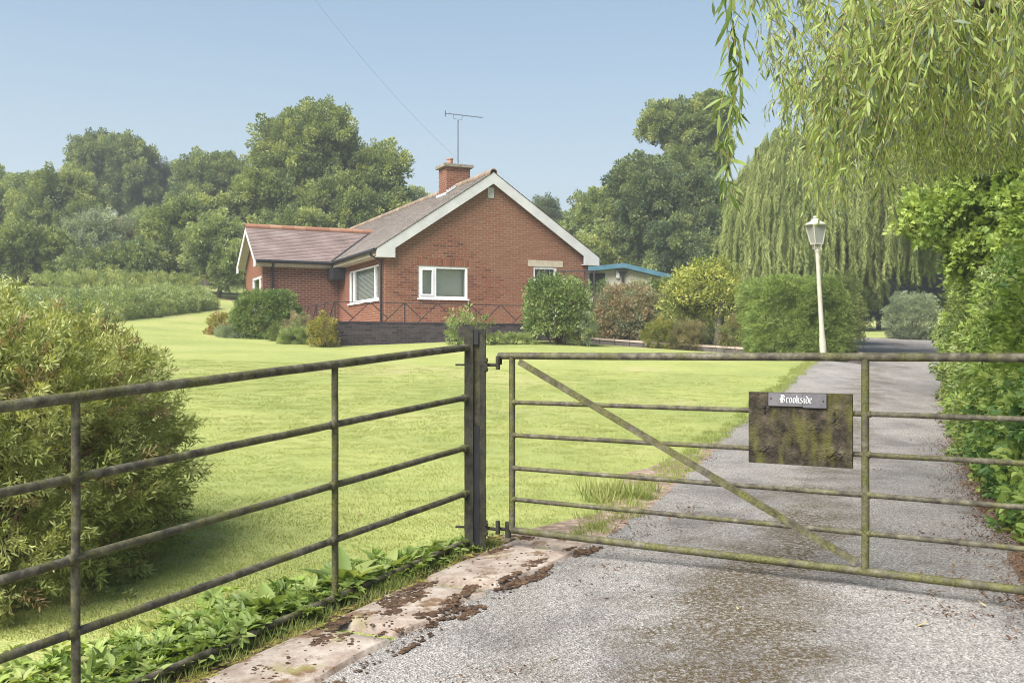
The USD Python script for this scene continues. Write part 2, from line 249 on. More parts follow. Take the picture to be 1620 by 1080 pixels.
# concrete edging strip along the fence, three cast slabs with a worn edge
M['concrete'] = mat('worn_concrete', {'g': ('geometry', {}), 'n1': ('noise_texture', {'scale': 5.5, 'detail': 10.0, 'roughness': .75}), 'r1': ('rgb_ramp', {'ramp': [(.3, (.14, .10, .078)), (.45, (.24, .19, .155)), (.55, (.30, .255, .215)), (.72, (.40, .35, .30))]}),
    'n2': ('noise_texture', {'scale': 5.0, 'detail': 9.0, 'roughness': .7}), 'r2': ('rgb_ramp', {'ramp': [(.53, (0, 0, 0)), (.60, (.9, .9, .9))]}), 'd': ('mix_color', {'b': (.12, .07, .035)}), 'bw': ('rgb_to_bw', {}),
    'n4': ('noise_texture', {'scale': 2.0, 'detail': 6.0}), 'r4': ('rgb_ramp', {'ramp': [(.60, (0, 0, 0)), (.70, (.8, .8, .8))]}), 'bw4': ('rgb_to_bw', {}), 'd4': ('mix_color', {'b': (.19, .18, .04)}),
    'n3': ('noise_texture', {'scale': 30.0, 'detail': 6.0}), 'b': ('bump', {'strength': .6, 'distance': .01}), 'p': ('principled_bsdf', {'roughness': .9, 'specular_ior_level': .2})},
    [('g.position', 'n1.vector'), ('n1.fac', 'r1.fac'), ('g.position', 'n2.vector'), ('n2.fac', 'r2.fac'), ('r2.color', 'bw.color'), ('bw.val', 'd.fac'), ('r1.color', 'd.a'), ('g.position', 'n4.vector'), ('n4.fac', 'r4.fac'), ('r4.color', 'bw4.color'), ('bw4.val', 'd4.fac'), ('d.result', 'd4.a'),
     ('d4.result', 'p.base_color'), ('g.position', 'n3.vector'), ('n3.fac', 'b.height'), ('b.normal', 'p.normal')])
FA, FB = np.array([-.2835, 6.48]), np.array([-1.732, 4.016])       # fence line (post end, second upright)
FD = N(FB - FA); FN = np.array([-FD[1], FD[0]])                     # FN points to the drive side
if FN[0] < 0: FN = -FN
edging = thing('concrete_edging', 'mossy broken concrete edging between the left fence and the tarmac', 'edging', ground(*(FA)))
E0 = ground(*FA)
def slab(s0, s1, w0, w1, seed):
    nn, mm_ = max(6, int((s1 - s0) / .06)), 14; s_ = np.linspace(s0, s1, nn); g = np.linspace(0, 1, mm_)
    lo = w0 + 0.03 * (meshkit.fbm(np.stack([s_ * 3, s_ * 0 + seed, s_ * 0], -1), 3, 1) - .5); hi = w1 + 0.20 * (meshkit.fbm(np.stack([s_ * 2.5, s_ * 0 + seed, s_ * 0 + 4], -1), 4, 2) - .5)
    W = lo[:, None] * (1 - g) + hi[:, None] * g; X = FA[0] + FD[0] * s_[:, None] + FN[0] * W; Y = FA[1] + FD[1] * s_[:, None] + FN[1] * W
    top = H(X, Y) + 0.040 + 0.008 * (meshkit.fbm(np.stack([X * 6, Y * 6, X * 0], -1), 4, 3) - .5); edge = np.minimum(np.minimum(np.arange(nn)[:, None], nn - 1 - np.arange(nn)[:, None]), np.minimum(np.arange(mm_), mm_ - 1 - np.arange(mm_)))
    top = np.where(edge == 0, top - .06, np.where(edge == 1, top - .006, top))
    v = np.stack([X, Y, top], -1).reshape(-1, 3) - E0
    i, j = np.meshgrid(np.arange(nn - 1), np.arange(mm_ - 1), indexing='ij'); a = (i * mm_ + j).ravel(); q = np.stack([a, a + mm_, a + mm_ + 1, a + 1], -1)
    f = np.vstack([q[:, [0, 1, 2]], q[:, [0, 2, 3]]])
    if np.cross(v[f[0, 1]] - v[f[0, 0]], v[f[0, 2]] - v[f[0, 0]])[2] < 0: f = f[:, ::-1]
    return v, f
for k, (s0, s1, w0, w1) in enumerate([(-.55, .72, .12, .70), (.74, 1.55, .13, .62), (1.57, 2.5, .12, .66), (2.52, 3.6, .12, .62)]): obj('slab', slab(s0, s1, w0, w1, k), M['concrete'], edging, smooth=40)
# ------------------------------------------------------------------ house materials
def rand_mat(name, stops, rough=.85, nscale=1.2, namt=.35, bump=.3, fine=60.0):
    return mat(name, {'g': ('geometry', {}), 'o': ('object_info', {}), 's': ('math', {'math_type': 'add'}), 'fr': ('math', {'math_type': 'fraction'}), 'n': ('noise_texture', {'scale': nscale, 'detail': 5.0}), 'm': ('mix_float', {'fac': namt}),
        'r': ('rgb_ramp', {'ramp': stops}), 'n2': ('noise_texture', {'scale': fine, 'detail': 3.0}), 'b': ('bump', {'strength': bump, 'distance': .004}), 'p': ('principled_bsdf', {'roughness': rough, 'specular_ior_level': .2})},
        [('g.random_per_island', 's.value1'), ('o.random', 's.value2'), ('s.value', 'fr.value1'), ('fr.value', 'm.a'), ('g.position', 'n.vector'), ('n.fac', 'm.b'), ('m.result', 'r.fac'), ('r.color', 'p.base_color'), ('g.position', 'n2.vector'), ('n2.fac', 'b.height'), ('b.normal', 'p.normal')])
M['brick'] = rand_mat('red_brick', [(.05, (.075, .036, .026)), (.3, (.150, .056, .032)), (.55, (.195, .070, .038)), (.8, (.205, .092, .052)), (1, (.150, .098, .06))], namt=.38)
M['blue_brick'] = rand_mat('dark_brick', [(.1, (.030, .025, .029)), (.5, (.052, .041, .047)), (.85, (.078, .060, .066)), (1, (.11, .07, .06))], namt=.35)
M['mortar'] = surf('mortar', [(.3, (.27, .205, .15)), (.7, (.35, .275, .21))], 4, rough=.95)
M['dark_mortar'] = surf('dark_mortar', [(.3, (.075, .065, .062)), (.7, (.12, .105, .10))], 5, rough=.95)
M['tile_grey'] = rand_mat('grey_tile', [(.05, (.15, .13, .115)), (.4, (.225, .195, .175)), (.7, (.285, .25, .22)), (1, (.34, .30, .25))], nscale=.9, namt=.55)
M['tile_red'] = rand_mat('faded_red_tile', [(.2, (.085, .072, .068)), (.42, (.145, .108, .099)), (.6, (.19, .142, .13)), (.85, (.25, .21, .195))], nscale=1.6, namt=.75)
M['ridge'] = rand_mat('terracotta', [(.1, (.20, .10, .065)), (.5, (.27, .135, .085)), (1, (.32, .20, .14))], namt=.4)
M['ridge_old'] = rand_mat('weathered_ridge', [(.1, (.15, .115, .09)), (.5, (.22, .16, .115)), (1, (.28, .22, .165))], namt=.4)
M['white'] = surf('white_paint', [(.3, (.43, .425, .415)), (.7, (.53, .525, .515))], 2.2, rough=.5, spec=.4)
M['upvc'] = surf('white_frame', [(.3, (.66, .66, .66)), (.7, (.72, .72, .72))], 3, rough=.35, spec=.45)
M['black'] = surf('black_gutter', [(.3, (.012, .012, .013)), (.7, (.03, .03, .032))], 6, rough=.45)
M['stone'] = surf('stone_lintel', [(.3, (.36, .30, .22)), (.7, (.46, .40, .31))], 6, rough=.9)
M['lead'] = surf('lead', [(.3, (.30, .31, .32)), (.7, (.48, .48, .48))], 8, rough=.6)
M['cap'] = surf('chimney_cap', [(.3, (.14, .12, .08)), (.55, (.24, .21, .16)), (.7, (.33, .30, .25))], 7, rough=.95, bump=.4)
M['pot'] = surf('chimney_pot', [(.3, (.27, .13, .095)), (.7, (.38, .21, .16))], 9, rough=.8)
M['iron'] = surf('painted_iron', [(.3, (.028, .020, .022)), (.7, (.065, .045, .047))], 20, rough=.55)
M['room'] = surf('room_wall', [(.3, (.58, .58, .50)), (.7, (.66, .66, .58))], 2, rough=.9)
M['curtain'] = surf('curtain', [(.3, (.62, .62, .58)), (.7, (.74, .73, .70))], 5, rough=.9)
M['blind'] = surf('blind', [(.3, (.50, .53, .49)), (.7, (.58, .60, .56))], 5, rough=.8)
M['pane'] = mat('window_glass', {'f': ('fresnel', {'IOR': 1.45}), 'ad': ('math', {'math_type': 'multiply_add', 'value2': .8, 'value3': .02}), 't': ('transparent_bsdf', {'color': (.90, .93, .90)}), 'g': ('glossy_bsdf', {'color': (.95, .97, .96), 'roughness': .02}), 'x': ('mix_closure', {})},
    [('f.fac', 'ad.value1'), ('ad.value', 'x.fac'), ('t.BSDF', 'x.closure1'), ('g.BSDF', 'x.closure2')], surface='x.closure')

HANG = math.radians(24.5)
HO = np.array([-3.71, 29.54, 1.30]); HX, HY = np.array([math.cos(HANG), math.sin(HANG), 0]), np.array([-math.sin(HANG), math.cos(HANG), 0])
def hw(p): p = np.asarray(p, float); return HO + p[..., :1] * HX + p[..., 1:2] * HY + p[..., 2:] * np.array([0, 0, 1.0])
WID, LEN, ZE, SL, OV = 6.75, 17.3, 2.95, .668, .30               # width, length, eave-edge height, roof slope, overhang
RZ = ZE + SL * (WID / 2 + OV)
house = thing('brick_bungalow', 'red brick bungalow with white bargeboards, tiled roof and a side wing', 'house', HO, HANG)

def bricks(poly, holes, z0, z1, org, ud, nd, seed, course=.075, L=.225, tone=None, lens=(.215, .065), depth=.055, soldier=()):
    """Brick boxes over a polygon in (u, z); org the wall's origin, ud along it, nd its outward normal. Returns a list of 8-corner arrays."""
    out, r = [], rnd(seed); reg = poly
    for h in holes: reg = reg.difference(sbox(*h))
    for k in range(int((z1 - z0) / course)):
        zb = z0 + k * course; zc = zb + course / 2; u0, _, u1, _ = poly.bounds
        row = reg.intersection(sbox(u0 - 1, zc - .002, u1 + 1, zc + .002))
        for g in getattr(row, 'geoms', [row]):
            if g.is_empty: continue
            a, _, b, _ = g.bounds; e = a
            start = math.floor((a - (k % 2) * L / 2) / L) * L + (k % 2) * L / 2
            n = int((b - start) / L) + 2
            for j in range(n):
                s, t = max(start + j * L + .007, a), min(start + j * L + L - .007, b)
                if t - s > .03: out.append((s, t, zb + .007, zb + course - .007))
    for (ua, ub, za, zb2) in soldier:
        n = int(round((ub - ua) / .075)); w = (ub - ua) / n
        out += [(ua + i * w + .005, ua + (i + 1) * w - .005, za, zb2) for i in range(n)]
    res = []
    for (s, t, a, b) in out:
        pr = .004 + r.uniform(-.002, .002); f = [org + ud * u_ + np.array([0, 0, z_]) for u_, z_ in ((s, a), (t, a), (t, b), (s, b))]
        res.append(np.array([p - nd * depth for p in f] + [p + nd * pr for p in f]))
    return res
def put_bricks(bl, name, m, parent, limit, key=None):
    order = sorted(range(len(bl)), key=lambda i: key(bl[i])) if key else range(len(bl))
    rest = MB()
    for c, i in enumerate(order):
        if c < limit: obj(name, MB().hexa(bl[i]), m, parent)
        else: rest.hexa(bl[i])
    if rest.n: obj('brickwork', rest, m, parent, kind='stuff')
EX, EY, EZ = np.eye(3)
# openings: gable window, door, side window, wing window (u0, z0, u1, z1)
GW = (1.03, 1.535, 2.60, 2.50); DO = (4.80, -.1, 5.62, 2.60); SW = (.60, 1.50, 3.90, 2.58); WW = (.25, 1.35, 1.95, 2.46)
ztop = lambda a: ZE + SL * (min(a, WID - a) + OV) - .14
gable_poly = Polygon([(0, -.3), (WID, -.3), (WID, ztop(WID)), (WID / 2, ztop(WID / 2)), (0, ztop(0))])
side_poly = sbox(0, -.3, 5.12, ZE - .12); wing_poly = sbox(-2.56, -.3, 0, ZE - .12)
wz = lambda b: ZE + .694 * (min(b, 3.1 - b) + .25) - .14
wg_poly = Polygon([(0, -.3), (3.1, -.3), (3.1, wz(3.1)), (1.55, wz(1.55)), (0, wz(0))])
def backing(poly, holes):
    for h in holes: poly = poly.difference(sbox(*h))
    return poly
wall_g = obj('wall', MB().poly(backing(gable_poly, [GW, DO]), 1, .0, .22), M['mortar'], house)
sol = [(GW[0] - .05, GW[2] + .05, GW[3] + .006, GW[3] + .21)]
LINT = (DO[0] - .17, DO[3] + .0, DO[2] + .22, DO[3] + .20)
gb = bricks(gable_poly, [GW, DO, (sol[0][0] - .005, sol[0][2] - .01, sol[0][1] + .005, sol[0][3] + .012), (LINT[0], LINT[1], LINT[2], LINT[3])], -.3, 5.4, np.zeros(3), EX, -EY, 1, soldier=sol)
put_bricks(gb, 'brick', M['brick'], wall_g, 300, key=lambda c: abs(c[:, 0].mean() - 2.0) + abs(c[:, 2].mean() - 1.9) * 1.2 + (c[:, 2].mean() < .72) * 9)
wall_s = obj('wall', MB().poly(backing(sbox(.221, -.3, 5.12, ZE - .12), [SW]), 0, .0, .22), M['mortar'], house)
put_bricks(bricks(side_poly, [SW], -.3, 2.85, np.zeros(3), EY, -EX, 2), 'brick', M['brick'], wall_s, 0)
wall_w = obj('wall', MB().poly(wing_poly, 1, 5.12, 5.34), M['mortar'], house)
put_bricks(bricks(wing_poly, [], -.3, 2.85, np.array([0, 5.12, 0]), EX, -EY, 3), 'brick', M['brick'], wall_w, 0)
wall_wg = obj('wall', MB().poly(translate(backing(wg_poly.intersection(sbox(.221, -1, 9, 9)), [WW]), 5.12, 0), 0, -2.56, -2.34), M['mortar'], house)
put_bricks(bricks(wg_poly, [WW], -.3, 4.1, np.array([-2.56, 5.12, 0]), EY, -EX, 4), 'brick', M['brick'], wall_wg, 0)
bk = MB().box((WID - .22, .22, -.3), (WID, LEN, ZE - .12)).box((0, 8.22, -.3), (.22, LEN, ZE - .12)).poly(gable_poly, 1, LEN - .22, LEN - .001).box((-2.34, 8.0, -.3), (0, 8.22, ZE - .12))
obj('wall', bk, M['mortar'], house, label='rear walls of the bungalow')
put_bricks(bricks(sbox(.22, -.3, LEN, ZE - .12), [], -.3, 2.85, np.array([WID, 0, 0]), EY, EX, 5), 'brick', M['brick'], wall_g, 0)
# rooms behind the windows
def room(lo, hi, open_axis):
    b = MB(); (x0, y0, z0), (x1, y1, z1) = lo, hi; t = .03
    b.box((x0, y0, z0 - t), (x1, y1, z0)); b.box((x0, y0, z1), (x1, y1, z1 + t))
    if open_axis == 'y': b.box((x0 - t, y0, z0), (x0, y1, z1)); b.box((x1, y0, z0), (x1 + t, y1, z1)); b.box((x0, y1, z0), (x1, y1 + t, z1))
    else: b.box((x0, y0 - t, z0), (x1, y0, z1)); b.box((x0, y1, z0), (x1, y1 + t, z1)); b.box((x1, y0, z0), (x1 + t, y1, z1))
    return b
obj('room', room((.6, .24, .9), (3.4, 3.2, 2.7), 'y'), M['room'], house)
obj('room', room((4.6, .24, .3), (6.3, 2.2, 2.68), 'y'), M['room'], house)
# windows: frame boxes in local (u, z), placed on a wall
def pane(parent, org, ud, nd, u0, z0, u1, z1, name='pane'):
    p = [org + ud * u + EZ * z - nd * .06 for u, z in ((u0, z0), (u1, z0), (u1, z1), (u0, z1))]; f = np.array([[0, 1, 2], [0, 2, 3]])
    if np.dot(np.cross(p[1] - p[0], p[2] - p[0]), nd) < 0: f = f[:, ::-1]
    return obj(name, (np.array(p), f), M['pane'], parent)
def window(org, ud, nd, u0, z0, u1, z1, bars, sill=True, name='window'):
    def bx(b, a0, a1, c0, c1, d0, d1):
        f = [org + ud * u + EZ * z for u, z in ((a0, c0), (a1, c0), (a1, c1), (a0, c1))]
        b.hexa([p - nd * d0 for p in f] + [p + nd * d1 for p in f])
    fr = MB(); w = .07
    bx(fr, u0, u1, z0, z0 + w, .09, -.02); bx(fr, u0, u1, z1 - w, z1, .09, -.02); bx(fr, u0, u0 + w, z0 + w, z1 - w, .09, -.02); bx(fr, u1 - w, u1, z0 + w, z1 - w, .09, -.02)
    for (kind, a, b0, b1) in bars:
        if kind == 'v': bx(fr, a - .04, a + .04, b0, b1, .088, -.018)
        else: bx(fr, b0, b1, a - .04, a + .04, .086, -.016)
    W = obj(name, fr, M['upvc'], house)
    if sill:
        s = MB(); bx(s, u0 - .04, u1 + .04, z0 - .045, z0 - .002, .08, .05); obj('sill', s, M['upvc'], W)
    return W, bx
gx = GW[0] + (GW[2] - GW[0]) * .335
W, bx = window(np.zeros(3), EX, -EY, *GW, [('v', gx, GW[1] + .07, GW[3] - .07)])
casement = MB(); c0, c1, d0, d1 = GW[0] + .075, gx - .045, GW[1] + .075, GW[3] - .075
for a in ((c0, c1, d0, d0 + .05), (c0, c1, d1 - .05, d1), (c0, c0 + .05, d0 + .05, d1 - .05), (c1 - .05, c1, d0 + .05, d1 - .05)): bx(casement, *a, .07, .0)
obj('casement', casement, M['upvc'], W)
pane(W, np.zeros(3), EX, -EY, GW[0] + .05, GW[1] + .05, gx, GW[3] - .05)
pane(W, np.zeros(3), EX, -EY, gx + .001, GW[1] + .05, GW[2] - .05, GW[3] - .05)
def drape(x0, x1, z0, z1, y, n=10, seed=0):
    uu = np.linspace(x0, x1, n * 6); yv = y + .03 * np.sin(np.linspace(0, n * 2 * np.pi, n * 6)); v = np.vstack([np.stack([uu, yv, uu * 0 + z0], 1), np.stack([uu, yv, uu * 0 + z1], 1)]); k = len(uu); i = np.arange(k - 1)
    return v, np.vstack([np.stack([i, i + 1, i + k + 1], 1), np.stack([i, i + k + 1, i + k], 1)])
obj('curtain', drape(2.13, 2.68, 1.5, 2.55, .30, 8), M['curtain'], house); obj('curtain', drape(1.0, 1.14, 1.5, 2.55, .30, 3), M['curtain'], house)
# table and ornament seen through the pane
t = MB().box((1.15, .75, 1.93), (1.75, 1.2, 1.97)); t.bar((1.2, .8, 1.2), (1.32, .9, 1.93), .03, .03); t.bar((1.6, .8, 1.2), (1.5, .9, 1.93), .03, .03); obj('inside_table', t, M['white'], house)
obj('picture_frame', MB().box((1.72, 3.15, 1.75), (1.98, 3.19, 2.15)), M['black'], house)
# side window with three lights and a closed blind
sw1, sw2 = 1.10, 3.43
W, bx = window(np.zeros(3), EY, -EX, *SW, [('v', sw1, SW[1] + .07, SW[3] - .07), ('v', sw2, SW[1] + .07, SW[3] - .07)])
for a, b_ in ((SW[0] + .05, sw1 - .001), (sw1 + .001, sw2 - .001), (sw2 + .001, SW[2] - .05)):
    pane(W, np.zeros(3), EY, -EX, a, SW[1] + .05, b_, SW[3] - .05)
sl_ = MB()
for k in range(26):
    z = SW[1] + .04 + k * .04; sl_.hexa([(.17, SW[0], z), (.20, SW[0], z + .018), (.20, SW[2], z + .018), (.17, SW[2], z), (.17, SW[0], z + .022), (.203, SW[0], z + .042), (.203, SW[2], z + .042), (.17, SW[2], z + .022)])
obj('blind', sl_, M['blind'], W)
obj('room', room((.3, .3, 1.3), (2.5, 4.6, 2.75), 'x'), M['room'], house)
# wing window
W, bx = window(np.array([-2.56, 5.12, 0]), EY, -EX, *WW, [('v', WW[0] + .42, WW[1] + .07, WW[3] - .07)])
for a, b_ in ((WW[0] + .05, WW[0] + .419), (WW[0] + .421, WW[2] - .05)):
    pane(W, np.array([-2.56, 5.12, 0]), EY, -EX, a, WW[1] + .05, b_, WW[3] - .05)
obj('room', room((-2.3, 5.4, .7), (-.4, 7.9, 2.7), 'x'), M['room'], house)
# door: frame with a leaded fanlight above a glazed leaf
W, bx = window(np.zeros(3), EX, -EY, *DO, [('h', 2.18, DO[0] + .07, DO[2] - .07)], sill=False, name='door')
pane(W, np.zeros(3), EX, -EY, DO[0] + .05, 2.2, DO[2] - .05, DO[3] - .05, 'fanlight')
b = MB()
for k in range(1, 4): bx(b, DO[0] + .05 + k * .18 - .006, DO[0] + .05 + k * .18 + .006, 2.22, DO[3] - .07, .05, -.045)
obj('leading', b, M['lead'], W)
b = MB(); bx(b, DO[0] + .07, DO[2] - .07, -.1, 1.0, .07, -.03)
for a in ((DO[0] + .075, DO[0] + .16, 1.0, 2.13), (DO[2] - .16, DO[2] - .075, 1.0, 2.13), (DO[0] + .16, DO[2] - .16, 2.05, 2.13)): bx(b, *a, .07, -.03)
obj('door_leaf', b, M['upvc'], W)
pane(W, np.zeros(3), EX, -EY, DO[0] + .15, .98, DO[2] - .15, 2.07)
obj('lintel', MB().box((LINT[0], -.012, LINT[1] + .004), (LINT[2], .10, LINT[3])), M['stone'], house)
obj('blind', drape(5.0, 5.45, 2.2, 2.62, .3, 5), M['curtain'], house)
# vent, outside lamp
v_ = MB().box((3.26, -.03, 4.64), (3.46, .05, 4.96))
for k in range(5): v_.box((3.29, -.042, 4.69 + k * .05), (3.43, -.031, 4.71 + k * .05))
obj('vent', v_, M['white'], house)
obj('wall_lamp', MB().box((4.62, -.10, 2.0), (4.70, .0, 2.16)), M['black'], house)
# bargeboards: outline in (a, z)
def barge(y0, y1, w0, w1, b0, z0, slope, depth, boxw, end_drop, ovh):
    mid = (w0 + w1) / 2; zr = z0 + slope * (mid - w0)
    lo = z0 - end_drop; off = depth
    zl = lambda a: z0 + slope * (min(a, 2 * mid - a) - w0) - off
    return Polygon([(w0, lo), (w0 + boxw, lo), (w0 + boxw, zl(w0 + boxw)), (mid, zr - off), (w1 - boxw, zl(w1 - boxw)), (w1 - boxw, lo), (w1, lo), (w1, z0), (mid, zr), (w0, z0)])
main_barge = barge(0, 0, -OV, WID + OV, 0, ZE - .01, SL, .34, .55, .25, OV)
obj('bargeboard', MB().poly(main_barge, 1, -.20, -.165), M['white'], house)
sf = MB()
for sgn in (0, 1):
    for (p, q) in (((-OV + .56, ztop(.26) - .06), (WID / 2, ztop(WID / 2) - .04)),):
        a0, z0_, a1, z1_ = p[0], p[1], q[0], q[1]
        if sgn: a0, a1 = WID - a0, WID - a1
        sf.hexa([(min(a0, a1), -.165, z0_ if a0 < a1 else z1_), (max(a0, a1), -.165, z1_ if a0 < a1 else z0_), (max(a0, a1), .0, z1_ if a0 < a1 else z0_), (min(a0, a1), .0, z0_ if a0 < a1 else z1_),
                 (min(a0, a1), -.165, (z0_ if a0 < a1 else z1_) + .02), (max(a0, a1), -.165, (z1_ if a0 < a1 else z0_) + .02), (max(a0, a1), .0, (z1_ if a0 < a1 else z0_) + .02), (min(a0, a1), .0, (z0_ if a0 < a1 else z1_) + .02)])
sf.box((-OV, -.164, ZE - .258), (.25, -.008, ZE - .235)); sf.box((WID - .25, -.164, ZE - .258), (WID + OV, -.008, ZE - .235))
obj('soffit', sf, M['white'], house)
wing_barge = barge(0, 0, -.27, 3.37, 0, ZE - .01, .694, .24, .30, .22, .27)
obj('bargeboard', MB().poly(translate(wing_barge, 5.12, 0), 0, -2.86, -2.825), M['white'], house)
s2 = MB()
for sgn in (1, -1):
    ys_ = [5.12 + 1.55 - sgn * 1.82, 5.12 + 1.55]; zz = [ZE - .09, ZE + .694 * 1.8 - .09]
    if sgn < 0: ys_, zz = ys_[::-1], zz[::-1]
    s2.hexa([(-2.82, ys_[0], zz[0]), (-2.565, ys_[0], zz[0]), (-2.565, ys_[1], zz[1]), (-2.82, ys_[1], zz[1])] + [(-2.82, ys_[0], zz[0] + .02), (-2.565, ys_[0], zz[0] + .02), (-2.565, ys_[1], zz[1] + .02), (-2.82, ys_[1], zz[1] + .02)])
obj('soffit', s2, M['white'], house)
# eaves: soffit, fascia, gutter, downpipe
obj('fascia', MB().box((-OV, -.16, ZE - .20), (-OV + .03, 4.85, ZE - .03)).box((-OV + .03, -.16, ZE - .22), (-.004, 4.85, ZE - .20)), M['stone'], house)
obj('fascia', MB().box((-2.82, 4.87, ZE - .20), (-.33, 4.90, ZE - .03)).box((-2.82, 4.90, ZE - .22), (-.33, 5.11, ZE - .20)), M['stone'], house)
obj('fascia', MB().box((WID + OV - .03, -.16, ZE - .20), (WID + OV, LEN, ZE - .03)), M['stone'], house)
def gutter(p, q): return MB().tube([p, q], .058, 10)
obj('gutter', gutter((-OV - .06, -.15, ZE - .055), (-OV - .06, 4.83, ZE - .055)), M['black'], house, smooth=40)
obj('gutter', gutter((-2.83, 4.81, ZE - .058), (-OV - .05, 4.81, ZE - .058)), M['black'], house, smooth=40)
obj('downpipe', MB().tube([(-OV - .06, .30, ZE - .09), (-OV - .06, .30, ZE - .16), (-.07, .16, ZE - .34), (-.07, .16, -.2)], .036, 8), M['black'], house, smooth=40)
obj('downpipe', MB().tube([(-2.28, 4.81, ZE - .09), (-2.28, 4.81, ZE - .16), (-2.28, 5.05, ZE - .28), (-2.28, 5.05, -.2)], .036, 8), M['black'], house, smooth=40)
obj('porch_beam', MB().box((-.42, 4.35, ZE - .62), (-.012, 5.1, ZE - .235)), M['black'], house)

# roofs: dark deck under rows of tiles
def tiles(rows, seed):
    """rows: (p0, p1, up): lower edge from p0 to p1, up the vector to the next row."""
    b = MB(); r = rnd(seed)
    for k, (p0, p1, up, nrm) in enumerate(rows):
        d = p1 - p0; L = np.linalg.norm(d); d = d / L; n = max(1, int(round(L / .165)))
        e = np.linspace(0, L, n + 1); e = e + (k % 2) * .08; e[0], e[-1] = 0, L
        e = np.clip(e, 0, L); lift = nrm * .012
        for i in range(n):
            if e[i + 1] - e[i] < .02: continue
            j = r.uniform(-.003, .005); A = p0 + d * (e[i] + .002) + nrm * (.016 + j) - up * r.uniform(0, .05); B = p0 + d * (e[i + 1] - .002) + nrm * (.016 + j) - up * r.uniform(0, .05); C, D = p0 + d * (e[i + 1] - .002) + up * 1.3 + nrm * .002, p0 + d * (e[i] + .002) + up * 1.3 + nrm * .002
            b.add([A, B, C, D, A - lift * 1.2, B - lift * 1.2], [[0, 1, 2], [0, 2, 3], [4, 5, 1], [4, 1, 0]])
    return b
GA = .10
def slope_rows(x0, z0, dirx, sl, y_of, span):
    cs = 1 / math.hypot(1, sl); up = np.array([dirx * cs, 0, sl * cs]) * GA; nrm = np.array([-dirx * sl * cs, 0, cs]); rows = []
    for k in range(int(span * math.hypot(1, sl) / GA)):
        p = np.array([x0, 0, z0]) + up * k; ya, yb = y_of(p[2])
        if yb - ya > .05: rows.append((p + EY * ya, p + EY * yb, up, nrm) if dirx < 0 else (p + EY * yb, p + EY * ya, up, nrm))
    return rows
half = WID / 2 + OV
def deck(pts, th=.03): # thin slab under tiles
    p = np.array(pts, float); n = len(p); b = MB(); v = np.vstack([p, p - EZ * th]); f = [[0, i, i + 1] for i in range(1, n - 1)] + [[n, n + i + 1, n + i] for i in range(1, n - 1)]
    for i in range(n): j = (i + 1) % n; f += [[i, i + n, j + n], [i, j + n, j]]
    return v, np.array(f)
zr = RZ
roof = obj('roof', deck([(-OV, -.19, ZE), (WID / 2, -.19, zr), (WID / 2, LEN + .2, zr), (-OV, LEN + .2, ZE)]), M['tile_grey'], house)
obj('roof_tiles', tiles(slope_rows(-OV - .03, ZE - .02, 1, SL, lambda z: (-.22, LEN + .2), half + .02), 11), M['tile_grey'], roof, kind='stuff')
roof2 = obj('roof', deck([(WID + OV, -.19, ZE), (WID + OV, LEN + .2, ZE), (WID / 2, LEN + .2, zr), (WID / 2, -.19, zr)]), M['tile_grey'], house)
obj('roof_tiles', tiles(slope_rows(WID + OV + .03, ZE - .02, -1, SL, lambda z: (-.22, LEN + .2), half + .02), 12), M['tile_grey'], roof2, kind='stuff')
def ridge_tiles(p, q, m, parent, n, r=.11):
    p, q = np.array(p, float), np.array(q, float); d = N(q - p); x = N(np.cross(d, EZ)); L = np.linalg.norm(q - p) / n; an = np.linspace(-.12 * np.pi, 1.12 * np.pi, 9)
    for k in range(n):
        v = np.vstack([p + d * (k * L + s * L) + (x * np.cos(an)[:, None] + EZ * np.sin(an)[:, None]) * (r * (1.0 + .06 * (1 - s))) - EZ * .035 for s in (.02, 1.0)])
        i = np.arange(8); f = np.vstack([np.stack([i, i + 1, i + 10], 1), np.stack([i, i + 10, i + 9], 1)])
        v2 = np.vstack([v, v[:9] - EZ * .03]); f = np.vstack([f, np.stack([i + 18, i + 19, i + 1], 1), np.stack([i + 18, i + 1, i], 1)])
        obj('ridge_tile', (v2, f), m, parent)
ridge_tiles((WID / 2, -.22, zr + .03), (WID / 2, LEN + .2, zr + .03), M['ridge_old'], roof, 38)
# wing roof: rows end in the valley against the main slope
WR = 1.8; wzr = ZE + .694 * WR
valley = lambda z: (z - ZE) / SL - OV
def wing_rows(sgn):
    cs = 1 / math.hypot(1, .694); up = np.array([0, sgn * cs, .694 * cs]) * GA; nrm = np.array([0, -sgn * .694 * cs, cs]); y0 = 6.67 - sgn * (WR + .03); rows = []
    for k in range(int((WR + .03) * math.hypot(1, .694) / GA)):
        p = np.array([0, y0, ZE - .02]) + up * k; a, b_ = p + EX * -2.88, p + EX * (valley(p[2]) + .02); rows.append((a, b_, up, nrm) if sgn > 0 else (b_, a, up, nrm))
    return rows
wr = obj('roof', deck([(-2.84, 4.87, ZE), (-OV, 4.87, ZE), (valley(wzr), 6.67, wzr), (-2.84, 6.67, wzr)]), M['tile_red'], house)
obj('roof_tiles', tiles(wing_rows(1), 13), M['tile_red'], wr, kind='stuff')
wr2 = obj('roof', deck([(-2.84, 8.47, ZE), (-2.84, 6.67, wzr), (valley(wzr), 6.67, wzr), (-OV, 8.47, ZE)]), M['tile_red'], house)
obj('roof_tiles', tiles(wing_rows(-1), 14), M['tile_red'], wr2, kind='stuff')
obj('valley_lining', MB().bar((-OV - .02, 4.86, ZE + .035), (valley(wzr), 6.67, wzr + .035), .09, .012), M['black'], wr)
ridge_tiles((-2.88, 6.67, wzr + .03), (valley(wzr) + .1, 6.67, wzr + .03), M['ridge'], wr, 11)
